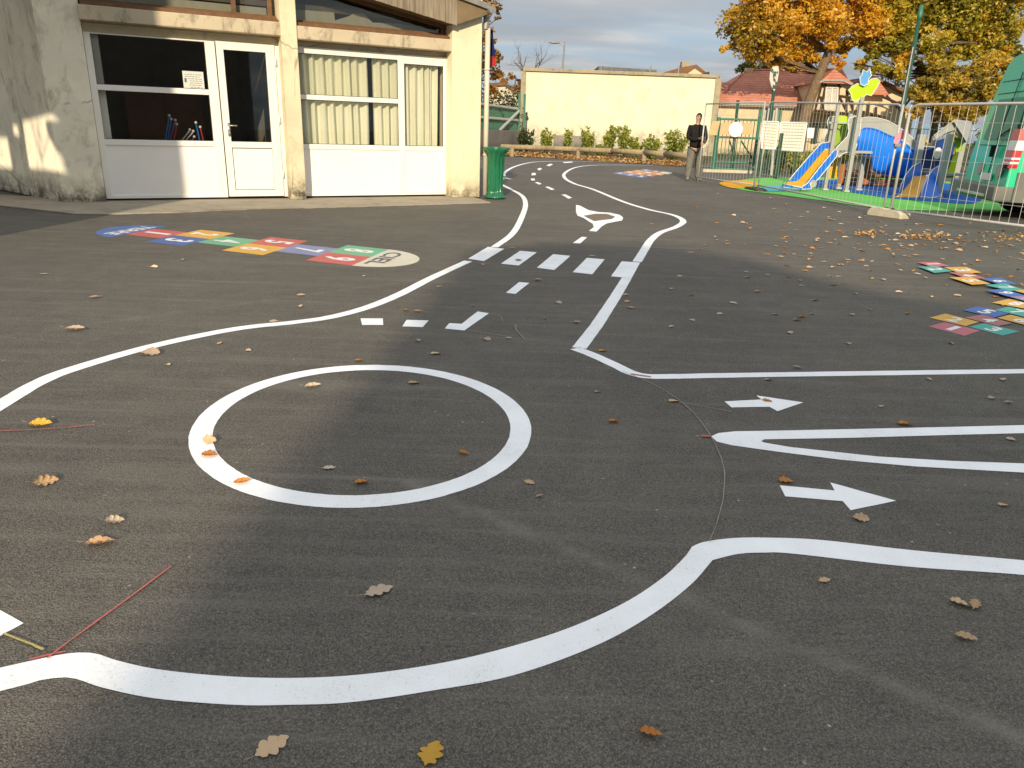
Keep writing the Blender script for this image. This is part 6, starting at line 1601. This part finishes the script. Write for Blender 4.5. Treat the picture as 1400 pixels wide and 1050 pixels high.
# brown and yellow lower panels
pan('lower_panel', [(520, 718), (562, 715), (545, 760), (530, 800), (520, 900), (505, 945), (475, 945), (500, 800)], TY+.45, 'play_brown')
pan('lower_panel', [(690, 758), (725, 755), (722, 820), (700, 950), (655, 952), (668, 890), (660, 850), (680, 800)], TY+.35, 'play_brown')
pan('lower_panel', [(440, 760), (485, 755), (470, 820), (465, 905), (392, 908), (385, 870), (410, 820)], TY+.6, 'play_yellow')
b = MB(); c = at(*q2(540, 745), TY+.4); b.prism([c+Vector((math.cos(a), 0, math.sin(a)))*.07 for a in [2*math.pi*i/14 for i in range(14)]], (0, .03, 0)); b.build('play_disc', 'play_yellow', tw)
# platform deck
b = MB(); a, c = at(*q2(450, 690), TY), at(*q2(700, 720), TY); b.box(a.x, c.x, TY-.25, TY+.65, a.z-.06, a.z); b.build('deck', 'play_grey', tw)
a, c = at(*q3(150, 590), TY), at(*q3(330, 600), TY); b = MB(); b.box(a.x, c.x, 18.2, 20.2, .50, .55); b.build('deck', 'play_grey', tw)
# bird figure
bd_ = pan('bird_body', [(552, 238), (590, 205), (620, 188), (650, 205), (690, 190), (725, 155), (765, 150), (792, 172), (770, 215), (725, 282), (690, 272), (665, 292), (615, 318), (580, 318), (570, 265)], TY-.5, 'play_lime', .05, edge=.010)
pan('bird_head', [(638, 140), (655, 125), (664, 85), (690, 105), (712, 78), (726, 130), (705, 152), (700, 190), (672, 208), (645, 195)], TY-.56, 'play_sky', .05, edge=.012, parent=bd_)
# small yellow slide on the right
pan('short_slide_bed', [(405, 690), (475, 692), (470, 725), (425, 815), (300, 808), (340, 780)], [18.6, 18.6, 18.5, 17.5, 17.5, 17.9], 'play_yellow', .03, fn=lambda x, y: (1150+x/4.04, 70+y/4.04))
z5 = lambda x, y: (1150+x/4.04, 70+y/4.04)
pan('short_slide_side', [(318, 800), (330, 740), (355, 685), (395, 635), (440, 612), (440, 700), (405, 690), (370, 740), (340, 785)], [17.9, 18, 18.2, 18.4, 18.8, 18.8, 18.6, 18.3, 18.0], 'play_blue', .03, fn=z5, edge=.012)
pan('short_slide_side', [(438, 815), (455, 745), (475, 700), (505, 655), (560, 620), (575, 700), (545, 800), (490, 825)], [17.4, 17.6, 17.8, 18, 18.2, 18.1, 17.8, 17.5], 'play_blue', .04, fn=z5, edge=.012)
# play house roof and panels
pan('house_gable', [(232, 508), (340, 428), (410, 540), (400, 548), (345, 475), (300, 490), (240, 525)], 18.6, 'play_grey', .04, fn=q3)
a, c = at(*q3(340, 430), 18.6), at(*q3(405, 545), 18.6); a2, c2 = at(*q3(445, 438), 20.3), at(*q3(452, 540), 20.3)
b = MB(); b.prism([at(*q3(340, 428), 18.5), at(*q3(412, 545), 18.5), at(*q3(436, 480), 20.4), at(*q3(438, 440), 20.4)], (0, 0, .05)); b.build('house_roof', 'play_grey', tw)
b = MB(); b.prism([at(*q3(340, 428), 18.5), at(*q3(228, 512), 18.5), at(*q3(300, 500), 20.2), at(*q3(420, 440), 20.4)], (0, 0, .04)); b.build('house_roof', 'play_grey', tw)
pan('house_wall', [(245, 535), (300, 520), (330, 505), (345, 560), (320, 700), (285, 660), (235, 700)], 18.9, 'play_navy', .03, fn=q3)
pan('house_wall', [(345, 515), (400, 520), (385, 590), (350, 600)], 18.9, 'play_lime_dark', .03, fn=q3)
pan('house_wall', [(330, 640), (360, 600), (345, 740), (300, 740)], 18.7, 'play_lime', .03, fn=q3)
pan('back_panel', [(160, 560), (235, 565), (228, 720), (150, 725)], 19.6, 'play_navy', .03, fn=q3)
b = MB()
for y in (565, 690): b.tube([at(*q3(165, y), 18.9), at(*q3(235, y+5), 18.9)], .016, 5)
b.build('hand_bar', 'galv', tw)
b = MB(); b.ball(at(*q3(250, 605), 18.8), .10, 1, .3, 1.4, 10, 8); b.build('porthole', 'play_white', tw, True)
# stacked logs behind
lg = thing('log_stack', 'row of stacked brown logs on the ground behind the blue slide tube', 'log stack', (at(1212, 250, 21.5).x, 21.5, 0))
rr = random.Random(6); xa, xb = at(1150, 245, 21.5).x, at(1240, 245, 21.5).x
for j in range(4):
    b = MB(); x = xa
    while x < xb:
        l = rr.uniform(.5, .9); b.tube([(x, 21.5+rr.uniform(-.05, .05), .07+j*.11), (min(xb, x+l), 21.5+rr.uniform(-.05, .05), .07+j*.11+rr.uniform(-.02, .02))], .05, 6); x += l+.03
    b.build('log_course', 'brick_log', lg)

# ------------------------------------------------------------------ green van
VN = G(1363, 300.5); VFp = G(1270, 273)
wdir = (VFp-VN); wdir.z = 0; wdir.normalize(); fdir = Vector((wdir.y, -wdir.x, 0))
if fdir.x < 0: fdir = -fdir
# local frame: X = forwards (right), Y = across (away), Z up
Vm = Matrix((fdir, wdir, Vector((0, 0, 1)))).transposed().to_4x4(); Vm.translation = Vector((VN.x, VN.y, 0))
vn = thing('parked_van', 'green van with red and white tail lamp parked behind the fence at the right edge', 'van', tuple(VN))
WV = 2.15
def sect(x, sc=1.0, top=2.80, zf=.30):   # cross section (y,z) at station x
    pts = [(0.0, zf), (-.01, .55), (0.0, .95), (.03, 1.35), (.10, 1.92), (.17, 2.38), (.27, 2.63), (.45, 2.75), (1.0, top)]
    pts += [(WV-y, z) for y, z in pts[-2::-1]]
    return [(x, y, z) for y, z in pts]
b = MB(Vm)
def st(x, xs=0, lean=0):
    return [(x + lean*max(0, (z-.9))/1.7 + xs, y, z) for _, y, z in sect(0)]
rear = st(0, 0, .22)
loft(b.bm, [rear, st(.25, 0, .12), st(1.0), st(4.2), [(4.9+ (2.6-z)*.35*(z > 1.1), y, min(z, 2.65)) for _, y, z in sect(0)]], True)
body_ = b.build('body', 'van_green', vn, True)
mo = body_.modifiers.new('e', 'EDGE_SPLIT'); mo.split_angle = R_(40)
# hood
b = MB(Vm); b.box(5.0, 5.75, .05, WV-.05, .3, 1.25, bev=.12); b.build('bonnet', 'van_green', vn, True)
# rear doors: glass, seams, handle
def rl(y, z, o=0): return (.22*max(0, (z-.9))/1.7-o, y, z)
for ya, yb in ((.22, .96), (1.04, 1.78)):
    b = MB(Vm); P = [rl(ya+.0, 1.32, .012), rl(yb, 1.32, .012), rl(yb-.0, 2.02, .012), rl(ya+.10 if ya < .5 else ya, 2.02, .012)]
    if ya > 1: P = [rl(ya, 1.32, .012), rl(yb, 1.32, .012), rl(yb-.10, 2.02, .012), rl(ya, 2.02, .012)]
    b.prism(P, (.02, 0, 0)); b.build('rear_window', 'van_glass', vn)
b = MB(Vm)
for y in (1.0,): b.tube([rl(y, .45, .004), rl(y, 1.4, .004), rl(y, 2.45, .004)], .007, 4)
for z in (1.22, 2.12, 2.33): b.tube([rl(.15, z, .004), rl(1.85, z, .004)], .006, 4)
b.build('door_seam', 'tyre', vn)
b = MB(Vm); b.box(-.045, .02, .93, .99, 1.02, 1.22, bev=.01); b.build('handle', 'tyre', vn)
for z in (.85, 1.5, 2.0):
    b = MB(Vm); b.box(-.04+.22*max(0, z-.9)/1.7, .0+.22*max(0, z-.9)/1.7, .10, .20, z, z+.07, bev=.01); b.build('hinge', 'tyre', vn)
b = MB(Vm); b.tube([rl(.55, 1.5, .02), rl(.75, 1.42, .04), rl(.9, 1.38, .03)], .012, 5); b.build('wiper', 'tyre', vn)
b = MB(Vm); b.box(-.03, .0, .72, 1.24, .62, .74, bev=.004); b.build('number_plate', 'lamp_white', vn)
for y in (.45, 1.45):
    b = MB(Vm); b.prism([(-.012, y+.14*math.cos(a), .80+.11*math.sin(a)) for a in [2*math.pi*i/20 for i in range(20)]], (.02, 0, 0)); b.build('reflector', 'play_grey', vn)
b = MB(Vm); b.box(-.16, .14, -.03, WV+.03, .30, .56, bev=.04); b.build('bumper', 'van_grey', vn, True)
b = MB(Vm); b.box(-.20, -.02, .3, WV-.3, .36, .41, bev=.01); b.build('step', 'chrome', vn)
# near side lower cladding
b = MB(Vm); b.box(.141, .62, -.035, .0, .30, .80, bev=.01); b.build('corner_cladding', 'van_grey', vn)
b = MB(Vm); b.box(.44, .58, -.048, -.034, .66, .71, bev=.004); b.build('side_marker', 'lamp_orange', vn)
# tail lamp stack wrapping the corner
tl_ = None
for i, (z0, z1, mt) in enumerate(((.86, .93, 'lamp_red'), (.93, .965, 'lamp_white'), (.965, 1.0, 'lamp_red'), (1.0, 1.035, 'lamp_white'), (1.035, 1.15, 'lamp_red'), (1.15, 1.31, 'lamp_white'), (1.31, 1.50, 'lamp_red'))):
    b = MB(Vm)
    def ys(z): return .0 if z < .95 else .03*(z-.95)/.4 if z < 1.35 else .03+.07*(z-1.35)/.5
    P0 = [rl(ys(z0)-.012, z0+.002, .02), (.11+rl(0, z0)[0], ys(z0)-.012, z0+.002), (.11+rl(0, z0)[0], ys(z0)+.02, z0+.002), (rl(0, z0)[0]+.02, ys(z0)+.34, z0+.002), rl(ys(z0)+.34, z0+.002, .02)]
    P1 = [rl(ys(z1)-.012, z1, .02), (.11+rl(0, z1)[0], ys(z1)-.012, z1), (.11+rl(0, z1)[0], ys(z1)+.02, z1), (rl(0, z1)[0]+.02, ys(z1)+.34, z1), rl(ys(z1)+.34, z1, .02)]
    loft(b.bm, [P0, P1]); b.build('tail_lamp', mt, vn)
# wheels
for wx, wy in ((.95, .05), (4.6, .05), (.95, WV-.25), (4.6, WV-.25)):
    b = MB(Vm); n = 28
    loft(b.bm, [[(wx+r*math.cos(2*math.pi*j/n), wy+o, .34+r*math.sin(2*math.pi*j/n)) for j in range(n)] for r, o in ((.20, -.0), (.32, -.01), (.34, .03), (.34, .17), (.32, .21), (.20, .20))])
    w_ = b.build('tyre', 'tyre', vn, True)
    b = MB(Vm); b.prism([(wx+.2*math.cos(2*math.pi*j/n), wy-.004, .34+.2*math.sin(2*math.pi*j/n)) for j in range(n)], (0, .05, 0)); b.build('rim', 'zinc', w_)
b = MB(Vm); b.prism([(.95+.42*math.cos(a), -.014, .34+.42*math.sin(a)) for a in [math.pi*i/20 for i in range(21)]]+[(.53, -.014, .30), (1.37, -.014, .30)][:0], (0, .012, 0)); b.build('wheel_arch', 'tyre', vn)
b = MB(Vm); b.box(.62, 5.0, -.006, .02, .30, .42, bev=.004); b.build('sill', 'van_grey', vn)
b = MB(Vm); b.box(.3, 4.9, .1, WV-.1, .22, .32); b.build('underbody', 'tyre', vn)
b = MB(Vm)
for z in (1.30, 1.95): b.tube([(.35, -.01+(.03 if z < 1.5 else .115), z), (4.6, -.01+(.03 if z < 1.5 else .115), z)], .008, 4)
b.tube([(1.7, -.012, .42), (1.7, .025, 1.3), (1.7, .16, 2.2)], .007, 4); b.build('side_seam', 'tyre', vn)
b = MB(Vm); b.tube([(.35, .40, 2.60), (.35, .40, 2.72), (.9, .40, 2.72), (.9, .40, 2.60)], .02, 6); b.build('roof_bar', 'zinc', vn)
